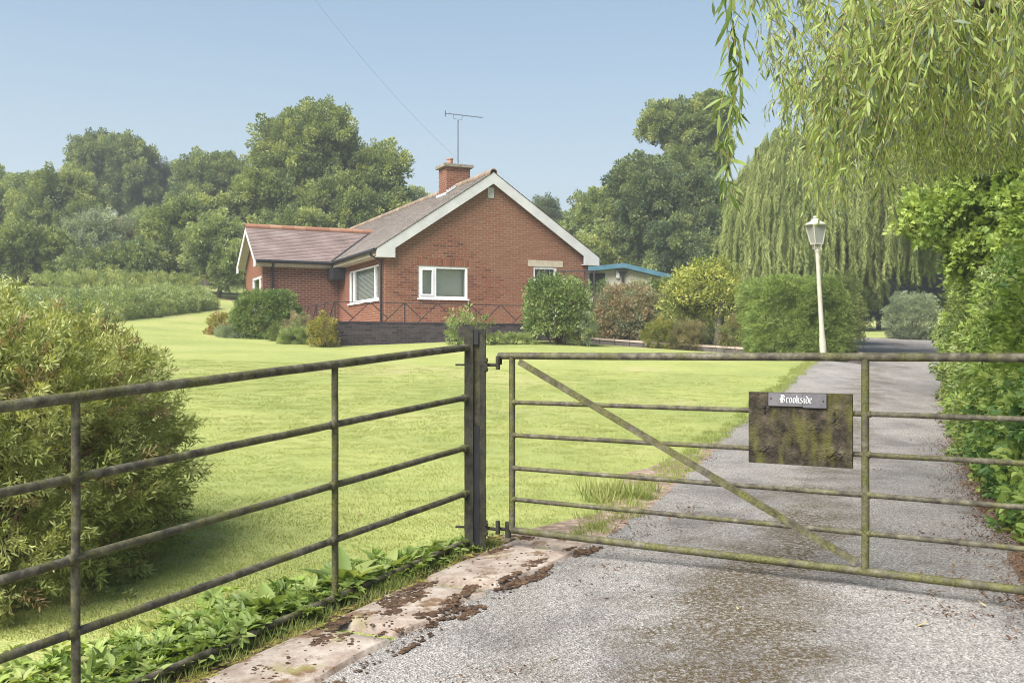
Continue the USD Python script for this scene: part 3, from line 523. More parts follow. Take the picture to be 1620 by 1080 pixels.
# chimney
cy0, cy1, cx0, cx1, ct = 2.75, 3.45, WID / 2 - .42, WID / 2 + .42, RZ + .63
ch = obj('chimney', MB().box((cx0, cy0, RZ - .5), (cx1, cy1, ct)), M['mortar'], house)
cb = []
for (org, ud, nd, wdt) in ((np.array([cx0, cy0, 0]), EX, -EY, cx1 - cx0), (np.array([cx0, cy0, 0]), EY, -EX, cy1 - cy0), (np.array([cx1, cy0, 0]), EY, EX, cy1 - cy0), (np.array([cx0, cy1, 0]), EX, EY, cx1 - cx0)):
    cb += bricks(sbox(0, RZ - .5, wdt, ct), [], RZ - .5, ct, org, ud, nd, 7)
put_bricks(cb, 'brick', M['brick'], ch, 60, key=lambda c: -c[:, 2].mean() + c[:, 1].mean() * .5)
cp = trimesh.creation.box((cx1 - cx0 + .2, cy1 - cy0 + .2, .07)); cp.apply_translation(((cx0 + cx1) / 2, (cy0 + cy1) / 2, ct + .035)); cp = cp.subdivide().subdivide().subdivide()
vv = np.array(cp.vertices); vv[:, 2] += np.where(vv[:, 2] > ct + .05, .05 * meshkit.fbm(vv * 6, 3, 2), 0) + .02 * (meshkit.fbm(vv * 4, 2, 5) - .5); obj('chimney_cap', (vv, cp.faces), M['cap'], ch)
obj('chimney_pot', MB().lathe([(.10, ct + .04), (.105, ct + .2), (.10, ct + .28), (.115, ct + .29), (.115, ct + .33), (.085, ct + .33), (.08, ct + .1)], ((cx0 + .25), cy0 + .33, 0), 16), M['pot'], ch, smooth=40)
fl = MB()
for k in range(5):
    a = cx0 + .0 + k * .085; z = ZE + SL * (a + OV); fl.box((a, cy0 - .022, z + .015), (a + .083, cy0 - .008, z + .15))
fl.bar((cx0 - .06, cy0 - .07, ZE + SL * (cx0 - .06 + OV) + .04), (WID / 2, cy0 - .07, RZ + .04), .12, .012); fl.box((cx0 - .06, cy0 - .1, ZE + SL * (cx0 - .06 + OV) - .0), (cx0 - .01, cy1 + .1, ZE + SL * (cx0 + OV) + .05))
obj('flashing', fl, M['lead'], ch)
# aerial on the chimney
mx, my = cx0 + .55, cy0 + .35
M['aerial'] = surf('aerial_metal', [(.3, (.06, .06, .065)), (.7, (.12, .12, .125))], 8, rough=.5)
P0 = hw(np.array([[mx, my, ct + .02]]))[0]
aer = thing('television_aerial', 'thin television aerial on a tall mast above the chimney', 'aerial', P0)
obj('mast', MB().tube([(0, 0, -.3), (0.0, 0, 1.62)], .018, 8), M['aerial'], aer, smooth=True)
obj('boom', MB().tube([(-.42, -.1, 1.83), (.82, .18, 1.75)], .011, 6), M['aerial'], aer, smooth=True)
obj('cradle', MB().tube([(-.16, -.04, 1.81), (-.14, -.03, 1.66), (.12, .03, 1.65), (.16, .03, 1.79)], .009, 6), M['aerial'], aer)
e = MB()
for k in range(14):
    s = k / 13; c = np.array([-.30, -.073, 1.823]) * (1 - s) + np.array([.8, .176, 1.752]) * s; dv = np.array([.05, -.21, 0]) * (1 if k else 1.2); e.tube([c - dv * .7, c + dv * .7], .004, 4)
obj('elements', e, M['aerial'], aer); obj('reflector', MB().box((-.425, -.16, 1.74), (-.405, -.02, 1.92)), M['aerial'], aer)
# overhead wire
wa = hw(np.array([[cx1, cy0, ct - .05]]))[0]; wb = at(430, -90, 24.0); s_ = np.linspace(0, 1, 24)[:, None]
wp = wa * (1 - s_) + wb * s_ - EZ * .35 * (4 * s_ * (1 - s_))
obj('overhead_wire', MB().tube(wp, .0022, 5), M['aerial'], None, label='thin overhead wire rising from the chimney into the sky', cat='wire')

# ------------------------------------------------------------------ terrace wall, railing
tw = thing('terrace_wall', 'low dark purple brick retaining wall in front of the bungalow', 'wall', HO, HANG)
TX0, TY0, TX1, TT = -1.95, -1.35, 5.6, .735
core = MB().box((TX0, TY0, -.4), (TX1, TY0 + .22, TT)).box((TX0, TY0 + .22, -.4), (TX0 + .22, 5.1, TT)); tcore = obj('wall_core', core, M['dark_mortar'], tw)
tb = bricks(sbox(TX0, -.1, TX1, TT), [], TT - .9, TT + .001, np.array([0, TY0, 0]), EX, -EY, 21) ; put_bricks(tb, 'brick', M['blue_brick'], tcore, 240, key=lambda c: -c[:, 2].mean())
tb = bricks(sbox(TY0, -.1, 5.1, TT), [], TT - .9, TT + .001, np.array([TX0, 0, 0]), EY, -EX, 22); put_bricks(tb, 'brick', M['blue_brick'], tcore, 60, key=lambda c: c[:, 1].mean() - c[:, 2].mean())
cop = MB(); n = int((TX1 - TX0) / .112)
for k in range(n): cop.box((TX0 - .012 + k * .112 + .003, TY0 - .014, TT + .004), (TX0 - .012 + (k + 1) * .112 - .003, TY0 + .225, TT + .045))
n = int(6.2 / .112)
for k in range(n): cop.box((TX0 - .014, TY0 + .23 + k * .112 + .003, TT + .004), (TX0 + .225, TY0 + .23 + (k + 1) * .112 - .003, TT + .045))
obj('coping', cop, M['blue_brick'], tw)
obj('terrace', MB().add(*(lambda m: (hw(m[0]), m[1]))(MB().box((TX0 + .23, TY0 + .23, .3), (TX1, -.012, TT - .06)).box((TX0 + .23, -.012, .3), (-.012, 5.1, TT - .06)).get())), M['stone'], None, kind='structure', label='paved terrace along the front of the bungalow')
obj('step', MB().box((TX0 - .32, 2.3, TT - .3), (TX0 - .01, 4.2, TT + .01)), M['white'], tw, label='pale rendered step')
rail = thing('terrace_railing', 'dark metal zigzag railing on top of the terrace wall', 'railing', HO, HANG)
RT, RX, RY = TT + .575, TX0 + .12, TY0 + .11; Z0 = TT + .046
obj('top_rail', MB().bar((RX, RY, RT), (TX1, RY, RT), .035, .022).bar((RX, RY - .02, RT), (RX, 4.9, RT), .035, .022), M['iron'], rail)
def zig(x0, x1, fx):
    out = []; w = (x1 - x0) / 4
    for k in range(2):
        a = x0 + k * 2 * w; out.append((fx(a + .03, RT - .012), fx(a + w, Z0 + .10))); out.append((fx(a + w - .12, Z0 - .02), fx(a + 2 * w - .03, RT - .012)))
    return out
fX = lambda x, z: (x, RY, z); fYv = lambda y, z: (RX, y, z)
px_ = [RX + .02, RX + 2.02, RX + 4.0, RX + 5.95, TX1 - .02]
for x in px_: obj('post', MB().bar((x, RY, Z0), (x, RY, RT - .011), .03, .03, (0, 1, 0)), M['iron'], rail)
for a, b_ in zip(px_[:-1], px_[1:]):
    for p, q in zig(a, b_, fX): obj('brace', MB().bar(p, q, .024, .018, (0, 1, 0)), M['iron'], rail)
py_ = [RY + 2.0, RY + 4.0, RY + 5.9]
for y in py_: obj('post', MB().bar((RX, y, Z0), (RX, y, RT - .011), .03, .03, (0, 1, 0)), M['iron'], rail)
for a, b_ in zip([RY] + py_[:-1], py_):
    for p, q in zig(a, b_, fYv): obj('brace', MB().bar(p, q, .024, .018, (1, 0, 0)), M['iron'], rail)
# ------------------------------------------------------------------ gate, fence, post
def mossy(name, moss, scale=9.0, dk=1.0):
    """Old painted steel: dark paint, pale worn patches, algae on the upper and weather sides."""
    return mat(name, {'g': ('geometry', {}), 'n1': ('noise_texture', {'scale': scale, 'detail': 8.0, 'roughness': .68}), 'r1': ('rgb_ramp', {'ramp': [(a_, tuple(c_ * dk for c_ in b_)) for a_, b_ in [(.32, (.018, .015, .012)), (.46, (.055, .048, .034)), (.58, (.105, .095, .065)), (.68, (.17, .155, .115)), (.76, (.32, .30, .26))]]}),
        'n2': ('noise_texture', {'scale': 7.0, 'detail': 8.0, 'roughness': .75}), 'r2': ('rgb_ramp', {'ramp': [(moss, (0, 0, 0)), (moss + .16, (.85, .85, .85))]}), 'bw': ('rgb_to_bw', {}), 'n3': ('noise_texture', {'scale': 90.0, 'detail': 4.0}),
        'r3': ('rgb_ramp', {'ramp': [(.35, (.040 * dk, .042 * dk, .012)), (.6, (.115 * dk, .115 * dk, .028))]}), 'm': ('mix_color', {}), 'b': ('bump', {'strength': .7, 'distance': .004}), 'p': ('principled_bsdf', {'roughness': .72, 'specular_ior_level': .3})},
        [('g.position', 'n1.vector'), ('n1.fac', 'r1.fac'), ('g.position', 'n2.vector'), ('n2.fac', 'r2.fac'), ('r2.color', 'bw.color'), ('g.position', 'n3.vector'), ('n3.fac', 'r3.fac'), ('bw.val', 'm.fac'), ('r1.color', 'm.a'), ('r3.color', 'm.b'), ('m.result', 'p.base_color'), ('n3.fac', 'b.height'), ('b.normal', 'p.normal')])
M['rail'] = mossy('weathered_rail', .475, 16.0); M['rail_moss'] = mossy('mossy_rail', .41, 16.0); M['post'] = mossy('mossy_post', .43, 14.0, .42)
def wtube(p, q, r, seed, n=None, sides=14):
    p, q = np.array(p, float), np.array(q, float); L = np.linalg.norm(q - p); n = n or max(4, int(L / .05)); s = np.linspace(0, 1, n)[:, None]
    pts = p * (1 - s) + q * s; pts = pts + .0016 * (np.stack([meshkit.fbm(np.stack([s[:, 0] * L * 3 + k * 17, s[:, 0] * 0 + seed, s[:, 0] * 0], -1), 3, k) for k in range(3)], -1) - .5) * 2
    rr = r * (1 + .05 * (meshkit.fbm(np.stack([s[:, 0] * L * 14, s[:, 0] * 0 + seed * 3.3, s[:, 0] * 0], -1), 3, 9) - .5))
    return MB().tube(pts, rr, sides)
GP, GD = np.array([0, 6.42, 0.0]), np.array([2.43, -1.62, 0]) / math.hypot(2.43, 1.62); GN = np.array([GD[1], -GD[0], 0])   # GN: towards the road
gate = thing('field_gate', 'closed mossy tubular metal field gate with five rails and a diagonal brace', 'gate', GP)
gp = lambda s, z, o=0.0: GD * s + GN * o + np.array([0, 0, z])
RZS = [1.222, .929, .720, .512, .315, .118]; GL = 3.66; GM = 2.186
obj('top_rail', MB().mesh(trimesh.Trimesh(*wtube(gp(-.10, RZS[0]), gp(GL, RZS[0]), .0225, 1).get(), process=False)), M['rail'], gate, smooth=50)
obj('bottom_rail', wtube(gp(-.0, RZS[5]), gp(GL, RZS[5]), .0215, 2), M['rail_moss'], gate, smooth=50)
for k in range(1, 5): obj('rail', wtube(gp(.012, RZS[k]), gp(GL, RZS[k]), .0140, 3 + k), M['rail'], gate, smooth=50)
for k, s in enumerate((.0, GM, GL)): obj('upright', wtube(gp(s, RZS[5] + .004), gp(s, RZS[0] - .004), .0200, 10 + k), M['rail_moss'], gate, smooth=50)
obj('diagonal_brace', MB().bar(gp(.06, RZS[0] - .035, .012), gp(GM - .04, RZS[5] + .045, .012), .040, .010, GN), M['rail_moss'], gate)
hz = MB().tube([gp(-.10, RZS[0], 0), gp(-.10, RZS[0] - .055, 0)], .020, 10); obj('hinge_eye', hz, M['post'], gate, smooth=40)
obj('hinge_eye', MB().tube([gp(-.03, RZS[5] - .05, 0), gp(-.03, RZS[5] + .05, 0)], .020, 10).tube([gp(-.09, RZS[5] + .0, 0), gp(0, RZS[5], 0)], .011, 8), M['post'], gate, smooth=40)
wl = MB()
for s in (0, GM):
    for z in RZS[1:5]: wl.mesh(trimesh.creation.icosphere(1, .020).apply_translation(gp(s + .018, z)))
obj('weld', wl, M['rail_moss'], gate, smooth=True)
# post: an H-section with bolts and hinge hooks
pg = ground(-.235, 6.53); post = thing('gate_post', 'dark mossy steel gate post between the fence and the gate', 'post', pg)
pt = 1.395 - pg[2]
def sect(x0, x1, y0, y1, z1, seed):
    m = trimesh.creation.box((x1 - x0, y1 - y0, z1 + .3)); m.apply_translation(((x0 + x1) / 2, (y0 + y1) / 2, (z1 - .3) / 2)); m = m.subdivide_to_size(.05)
    v = np.array(m.vertices); v = v + .006 * (np.stack([meshkit.fbm(v * 9 + k * 11 + seed, 3, k) for k in range(3)], -1) - .5); return (v, np.array(m.faces))
obj('flange', sect(-.070, -.014, -.065, .065, pt, 1), M['post'], post, smooth=30); obj('web', sect(-.016, .030, -.03, .03, pt - .006, 2), M['rail'], post); obj('flange', sect(.028, .066, -.06, .065, pt - .003, 3), M['post'], post, smooth=30)
obj('cap_plate', MB().box((-.066, -.058, pt - .10), (.02, -.034, pt - .004)), M['black'], post); obj('packing_plate', sect(-.012, .027, -.052, -.03, pt - .62, 4), M['black'], post)
def hook(z, name='hinge_hook'):
    b = MB().tube([(.05, -.02, z), (.145, -.085, z)], .011, 8).tube([(.145, -.085, z - .03), (.145, -.085, z + .055)], .014, 8).box((.060, -.07, z - .045), (.078, .0, z + .045)).tube([(-.13, .02, z), (-.05, .0, z)], .008, 6)
    for k in (-.03, .03): b.mesh(trimesh.creation.cylinder(.012, .014, sections=6).apply_translation((.07, -.074, z + k)))
    obj(name, b, M['post'], post, smooth=35)
hook(1.165 - pg[2]); hook(.118 - pg[2])
# left fence
fence = thing('rail_fence', 'weathered five-rail tubular metal fence left of the gate post', 'fence', (FA[0], FA[1], 0))
FL = np.linalg.norm(FB - FA); fp = lambda t, z, o=0.0: np.array([FD[0] * t * FL + FN[0] * o, FD[1] * t * FL + FN[1] * o, z - .209 * t])
FZ = [1.278, .958, .638, .347, .039]
for k, z in enumerate(FZ): obj('rail', wtube(fp(.0, z), fp(1.62, z), .0225 if k == 0 else .0185, 20 + k), M['rail'], fence, smooth=50)
for k, t in enumerate((.4525, 1.0, 1.55)): obj('upright', wtube(fp(t, FZ[4] - .22), fp(t, FZ[0] - .004), .0180, 30 + k), M['rail_moss'] if k == 0 else M['rail'], fence, smooth=50)
wl = MB()
for t in (.4525, 1.0, .008):
    for z in FZ[1:]: wl.mesh(trimesh.creation.icosphere(1, .026).apply_translation(fp(t + .008, z)))
obj('weld', wl, M['rail_moss'], fence, smooth=True)

# name board hung on the gate rails
S0, S1, BZ0, BZ1 = 1.578, 2.132, .648, 1.032; BO = .028
board = thing('name_board', 'square mossy board carrying the house name plate on the gate', 'sign', GP)
M['board'] = mat('mossy_board', {'g': ('geometry', {}), 'n1': ('noise_texture', {'scale': 13.0, 'detail': 9.0, 'roughness': .72}), 'r1': ('rgb_ramp', {'ramp': [(.34, (.010, .008, .007)), (.47, (.032, .026, .018)), (.60, (.068, .056, .036)), (.75, (.13, .105, .09))]}), 'mp': ('mapping', {'scale': (1, 1, .3)}),
    'n2': ('noise_texture', {'scale': 14.0, 'detail': 6.0}), 'r2': ('rgb_ramp', {'ramp': [(.50, (0, 0, 0)), (.68, (.75, .75, .75))]}), 'bw': ('rgb_to_bw', {}), 'm': ('mix_color', {'b': (.090, .086, .020)}), 'n3': ('noise_texture', {'scale': 110.0, 'detail': 5.0}), 'b': ('bump', {'strength': 1.0, 'distance': .008}), 'p': ('principled_bsdf', {'roughness': .9, 'specular_ior_level': .2})},
    [('g.position', 'n1.vector'), ('n1.fac', 'r1.fac'), ('g.position', 'mp.vector'), ('mp.vector', 'n2.vector'), ('n2.fac', 'r2.fac'), ('r2.color', 'bw.color'), ('bw.val', 'm.fac'), ('r1.color', 'm.a'), ('m.result', 'p.base_color'), ('g.position', 'n3.vector'), ('n3.fac', 'b.height'), ('b.normal', 'p.normal')])
def gslab(s0, s1, z0, z1, o0, o1, div=0, rough=0.0):
    b = MB().hexa([gp(s0, z0, o1), gp(s1, z0, o1), gp(s1, z0, o0), gp(s0, z0, o0), gp(s0, z1, o1), gp(s1, z1, o1), gp(s1, z1, o0), gp(s0, z1, o0)]); v, f = b.get()
    if div:
        m = trimesh.Trimesh(v, f).subdivide_to_size(div); v = np.array(m.vertices); f = np.array(m.faces); q = np.stack([v @ GD, v[:, 2], v @ GN], -1)
        amp = rough * (meshkit.fbm(np.stack([q[:, 0] * 40, q[:, 1] * 40, q[:, 0] * 0], -1), 4, 3) - .45)
        for (cs, cz, rs, rz_, h) in ((.09, .075, .075, .035, .014), (.46, .07, .085, .035, .018), (.36, .20, .06, .05, .009), (.08, .27, .03, .04, .007), (.47, .27, .03, .05, .008)):
            g = np.exp(-(((q[:, 0] - S0 - cs) / rs) ** 2 + ((q[:, 1] - BZ0 - cz) / rz_) ** 2) * 1.5); amp = amp + g * h * 1.6 * meshkit.fbm(np.stack([q[:, 0] * 120, q[:, 1] * 120, q[:, 0] * 0], -1), 3, 8)
        front = q[:, 2] > (o0 + o1) / 2; v = v + GN * (amp * front)[:, None]
    return v, f
obj('board', gslab(S0, S1, BZ0, BZ1, BO, BO + .014, .007, .006), M['board'], board, smooth=True)
M['slate'] = surf('slate_plate', [(.3, (.080, .076, .084)), (.7, (.130, .125, .134))], 16, rough=.55, bump=.2, bdist=.002)
M['letter'] = surf('white_lettering', [(.3, (.55, .55, .55)), (.7, (.62, .62, .62))], 9, rough=.6)
N0, N1 = 1.693, 2.003; NS = N0 + (N1 - N0) * .60
obj('name_plate', gslab(N0, NS - .001, .960, 1.030, BO + .021, BO + .028), M['slate'], board); obj('name_plate', gslab(NS + .001, N1, .955, 1.029, BO + .021, BO + .028), M['slate'], board)
sc = MB()
for s, z in ((N0 + .014, 1.0), (N1 - .016, .992)): sc.mesh(trimesh.creation.icosphere(1, .0045).apply_translation(gp(s, z, BO + .029)))
obj('screw', sc, M['litter'], board)
bolts = MB()
for s, z in ((S0 + .09, .928), (S0 + .09, .955), (S1 - .09, .93), (S1 - .09, .90)): bolts.mesh(trimesh.creation.cylinder(.008, .018, sections=6, transform=trimesh.geometry.align_vectors([0, 0, 1], GN)).apply_translation(gp(s, z, BO + .02)))
obj('bolt', bolts, M['black'], board)
# blackletter lettering, drawn with a broad nib held at 40 degrees
def nib(strokes, w=.12, ang=40):
    nx, ny = w / 2 * math.cos(math.radians(ang)), w / 2 * math.sin(math.radians(ang)); out = []
    for st in strokes:
        for (a, b), (c, d) in zip(st[:-1], st[1:]):
            out.append(Polygon([(a - nx, b - ny), (a + nx, b + ny), (c - nx, d - ny), (c + nx, d + ny)]).convex_hull.buffer(.006))
    return unary_union(out)
stem = lambda x, t=1.0: [(x - .08, t - .10), (x, t - .18), (x, .14), (x + .09, .04)]
GLY = {
 'B': (1.05, [[(.05, 1.32), (.30, 1.40), (.55, 1.36)], [(.28, 1.38), (.28, .12)], [(.08, .16), (.28, .08), (.62, .08), (.86, .25), (.86, .55), (.62, .76), (.36, .74)], [(.55, 1.36), (.78, 1.18), (.76, .92), (.50, .76)], [(.10, .98), (.02, .70), (.14, .40)], [(.50, 1.25), (.50, .20)]]),
 'r': (.50, [stem(.16), [(.18, .80), (.34, .96), (.44, .84)]]),
 'o': (.66, [[(.16, .84), (.14, .18), (.34, .04), (.52, .18), (.52, .80), (.34, .96), (.16, .84)]]),
 'k': (.66, [[(.10, 1.34), (.16, 1.26), (.16, .12), (.25, .04)], [(.18, .72), (.38, .94), (.52, .80), (.36, .58), (.20, .54)], [(.36, .54), (.50, .14), (.60, .05)]]),
 's': (.60, [[(.46, .88), (.30, .96), (.14, .82), (.20, .62), (.44, .42), (.48, .18), (.30, .04), (.10, .14)]]),
 'i': (.36, [stem(.17), [(.12, 1.22), (.22, 1.34)]]),
 'd': (.66, [[(.12, 1.24), (.40, 1.08), (.53, .80), (.53, .18), (.34, .04), (.14, .18), (.15, .80), (.34, .94), (.48, .86)]]),
 'e': (.56, [[(.40, .10), (.30, .04), (.14, .18), (.15, .82), (.30, .96), (.44, .80), (.20, .46)]]),
}
x, parts_ = 0.0, []
for chh in 'Brookside': adv, st = GLY[chh]; parts_.append(translate(nib(st), x, 0)); x += adv
word = unary_union(parts_); x0, y0, x1, y1 = word.bounds; k = .172 / (x1 - x0)
for g in parts_:
    mv = MB()
    for gg in getattr(g, 'geoms', [g]):
        m = trimesh.creation.extrude_polygon(gg, .0025 / k, engine='earcut'); V = np.array(m.vertices) * k; mv.add(GD * (V[:, :1] - x0 * k + N0 + .063) + np.array([0, 0, 1.0]) * (V[:, 1:2] + .977) + GN * (V[:, 2:] + BO + .0282), np.array(m.faces))
    obj('letter', mv, M['letter'], board)

# ------------------------------------------------------------------ lamp post
lb = base_at(1303, 26.0); lt = at(1292.5, 341, 25.8); lh = lt[2] - lb[2]
lamp = thing('lamp_post', 'cream painted lamp post with a leaning column and lantern head', 'street lamp', lb)
M['cream'] = surf('cream_paint', [(.3, (.34, .315, .25)), (.7, (.45, .425, .36))], 5, rough=.5, spec=.4)
lean = np.array([lt[0] - lb[0], -.05, 0]) / lh
def leaned(b):
    v, f = b.get(); v = v + lean * v[:, 2:]; return v, f
obj('column', leaned(MB().lathe([(.0, -.3), (.085, -.3), (.085, .55), (.072, .60), (.062, .9), (.050, lh - .95), (.045, lh - .90), (0, lh - .9)], sides=20)), M['cream'], lamp, smooth=40)
obj('collar', leaned(MB().lathe([(.0, lh - .93), (.062, lh - .92), (.066, lh - .87), (.05, lh - .85), (.05, lh - .80), (.0, lh - .80)], sides=16)), M['cream'], lamp, smooth=40)
cr = MB()
for k in range(4):
    a = math.pi / 4 + k * math.pi / 2; c, s = math.cos(a), math.sin(a); cr.tube([(c * .04, s * .04, lh - .86), (c * .11, s * .11, lh - .83), (c * .125, s * .125, lh - .70)], .011, 6)
    for j in range(3): b_ = a + (j - 1) * .45; cr.tube([(math.cos(b_) * .07, math.sin(b_) * .07, lh - .83), (math.cos(b_) * .09, math.sin(b_) * .09, lh - .72)], .006, 5)
obj('cradle', leaned(cr), M['cream'], lamp, smooth=40)
zb_, zt_ = lh - .71, lh - .24; fr = MB()
cor = [(math.cos(math.pi / 4 + k * math.pi / 2 + .3), math.sin(math.pi / 4 + k * math.pi / 2 + .3)) for k in range(4)]; rb, rt = .150, .255
for k in range(4):
    (c, s), (c2, s2) = cor[k], cor[(k + 1) % 4]; fr.bar((c * rb, s * rb, zb_), (c * rt, s * rt, zt_), .022, .022, (c2, s2, 0)); fr.bar((c * rb, s * rb, zb_), (c2 * rb, s2 * rb, zb_), .025, .025); fr.bar((c * rt, s * rt, zt_), (c2 * rt, s2 * rt, zt_), .028, .03)
obj('lantern_frame', leaned(fr), M['cream'], lamp)
M['lamp_glass'] = mat('lamp_glass', {'t': ('transparent_bsdf', {'color': (.62, .62, .56)}), 'd': ('principled_bsdf', {'base_color': (.42, .42, .37), 'roughness': .25}), 'x': ('mix_closure', {'fac': .55})}, [('t.BSDF', 'x.closure1'), ('d.BSDF', 'x.closure2')], surface='x.closure')
for k in range(4):
    (c, s), (c2, s2) = cor[k], cor[(k + 1) % 4]; i_ = .955; p = [np.array(q_) for q_ in ((c * rb * i_, s * rb * i_, zb_ + .01), (c2 * rb * i_, s2 * rb * i_, zb_ + .01), (c2 * rt * i_, s2 * rt * i_, zt_ - .012), (c * rt * i_, s * rt * i_, zt_ - .012))]; nn_ = N(np.cross(p[1] - p[0], p[3] - p[0])) * .003
    obj('glass_pane', leaned(MB().hexa([q_ - nn_ for q_ in p] + [q_ + nn_ for q_ in p])), M['lamp_glass'], lamp)
obj('bulb', leaned(MB().lathe([(0, zb_ + .02), (.03, zb_ + .03), (.03, zb_ + .12), (.055, zb_ + .2), (.05, zb_ + .27), (0, zb_ + .30)], sides=12)), M['curtain'], lamp, smooth=True)
obj('roof_cap', leaned(MB().lathe([(.0, zt_ + .0), (.275, zt_ + .012), (.27, zt_ + .035), (.21, zt_ + .075), (.125, zt_ + .115), (.11, zt_ + .15), (.075, zt_ + .17), (.05, zt_ + .185), (.062, zt_ + .205), (.055, zt_ + .235), (.02, zt_ + .25), (0, zt_ + .25)], sides=20)), M['cream'], lamp, smooth=35)

# ------------------------------------------------------------------ outbuilding with a blue roof edge, black frame, border edging
ob = base_at(1000, 43.0); oz = ob[2]; obd = thing('outbuilding', 'low beige outbuilding with a blue roof edge right of the house', 'outbuilding', ob)
M['render'] = surf('beige_render', [(.3, (.34, .31, .25)), (.7, (.44, .41, .34))], 2, rough=.95, bump=.3)
M['blue'] = surf('blue_roof_edge', [(.3, (.040, .110, .155)), (.7, (.075, .165, .215))], 3, rough=.6)
ox = lambda u, v: np.array([at(u, v, 43.0)[0] - ob[0], at(u, v, 43.0)[2] - oz])
pl, pk, pr_ = ox(918, 428), ox(986, 421), ox(1092, 447)
obj('wall', MB().poly([(pl[0], -.6), (pr_[0], -.6), tuple(pr_ - (0, .1)), tuple(pk - (0, .1)), tuple(pl - (0, .1))], 1, .0, 6.0), M['render'], obd)
rf = MB()
for a, b_ in ((pl + (-.25, -.02), pk), (pk, pr_ + (.3, -.06))):
    rf.hexa([(a[0], -.35, a[1] - .09), (b_[0], -.35, b_[1] - .09), (b_[0], 6.2, b_[1] - .09), (a[0], 6.2, a[1] - .09), (a[0], -.35, a[1] + .10), (b_[0], -.35, b_[1] + .10), (b_[0], 6.2, b_[1] + .10), (a[0], 6.2, a[1] + .10)])
obj('roof', rf, M['blue'], obd)
c0 = ox(985, 430); obj('bracket', MB().poly([(c0[0] - .22, c0[1]), (c0[0] + .22, c0[1]), (c0[0] + .05, c0[1] - .16), (c0[0] + .05, c0[1] - 1.2), (c0[0] - .05, c0[1] - 1.2), (c0[0] - .05, c0[1] - .16)], 1, -.14, -.01), M['black'], obd)
c0 = ox(977, 434); obj('wall_lamp', MB().box((c0[0] - .07, -.12, c0[1] - .16), (c0[0] + .07, -.005, c0[1] + .14)), M['white'], obd)
c0, c1 = ox(933, 432), ox(957, 470); obj('door', MB().box((c0[0], -.03, c1[1]), (c1[0], .02, c0[1])), M['conifer_dark'], obd)
c0, c1 = ox(921, 432), ox(929, 500); obj('corner_post', MB().box((c0[0], -.05, c1[1]), (c1[0], -.008, c0[1] - .1)), M['white'], obd)
fb = base_at(918, 30.8); frm = thing('garden_frame', 'tall thin black metal frame behind the round bush', 'frame', fb)
fx_ = lambda u, v, y=0.0: np.array([at(u, v, 30.8)[0] - fb[0], y, at(u, v, 30.8)[2] - fb[2]])
for u in (893, 926, 941):
    for y in (0, .5): obj('post', MB().tube([fx_(u, 428 + (u == 893) * 0, y), fx_(u, 545, y) * (1, 1, 0) + (0, 0, -.1)], .016, 6), M['iron'], frm)
b = MB()
for y in (0, .5): b.tube([fx_(880, 428, y), fx_(941, 428, y)], .013, 6); b.tube([fx_(926, 428, y), fx_(941, 500, y)], .010, 6); b.tube([fx_(926, 490, y), fx_(941, 525, y)], .010, 6); b.tube([fx_(941, 480, y), fx_(926, 520, y)], .010, 6)
for u in (893, 926, 941): b.tube([fx_(u, 428, 0), fx_(u, 428, .5)], .012, 6)
obj('cross_bar', b, M['iron'], frm)
# raised border edging with pinkish coping slabs, curving from the bush to the clipped hedge
M['coping'] = rand_mat('pink_coping', [(.1, (.25, .19, .16)), (.5, (.36, .28, .24)), (1, (.44, .36, .31))], namt=.5)
EPX = [(925, 545, 30.2), (985, 547, 30.0), (1040, 551, 29.4), (1100, 555, 28.8), (1170, 560, 28.0), (1240, 568, 27.2), (1310, 574, 26.6)]
ep = np.array([base_at(u, Y) for u, v, Y in EPX]); e0 = ep[0].copy(); be = thing('border_edging', 'low raised stone edging in front of the shrub border', 'edging', e0)
dd = np.concatenate([[0], np.cumsum(np.linalg.norm(np.diff(ep, axis=0), axis=1))]); nsl = int(dd[-1] / .45)
for k in range(nsl):
    a = np.array([np.interp(k * .45 + .006, dd, ep[:, i]) for i in range(3)]) - e0; c = np.array([np.interp((k + 1) * .45 - .006, dd, ep[:, i]) for i in range(3)]) - e0
    w = N(np.array([-(c - a)[1], (c - a)[0], 0])) * .34; t_ = np.array([0, 0, .13]); h = np.array([0, 0, .055])
    obj('coping_slab', MB().hexa([a + t_, c + t_, c + w + t_, a + w + t_, a + t_ + h, c + t_ + h, c + w + t_ + h, a + w + t_ + h]), M['coping'], be)
    obj('edging_stone', MB().hexa([a + w * .06 - t_, c + w * .06 - t_, c + w * .9 - t_, a + w * .9 - t_, a + w * .06 + t_ * .99, c + w * .06 + t_ * .99, c + w * .9 + t_ * .99, a + w * .9 + t_ * .99]), M['dark_mortar'], be)
# border soil behind the edging
M['soil'] = surf('soil', [(.3, (.045, .032, .022)), (.7, (.11, .085, .06))], 9, rough=.95, bump=.6)
sx, sy = np.linspace(2.0, 10.2, 60), np.linspace(27.0, 36.0, 50); SX, SY = np.meshgrid(sx, sy, indexing='ij')
line = np.interp(sx, ep[:, 0], ep[:, 1]); g = np.linspace(0, 1, 30); X = np.repeat(sx[:, None], 30, 1); Y = line[:, None] + .2 + g * 5.5
v = np.stack([X, Y, H(X, Y) + .10 * np.minimum(1, np.minimum(g, 1 - g) * 12)], -1).reshape(-1, 3); i, j = np.meshgrid(np.arange(59), np.arange(29), indexing='ij'); a = (i * 30 + j).ravel(); q = np.stack([a, a + 30, a + 31, a + 1], -1)
obj('border_soil', (v, np.vstack([q[:, [0, 1, 2]], q[:, [0, 2, 3]]])), M['soil'], None, smooth=True, kind='structure', label='bare soil of the shrub border')
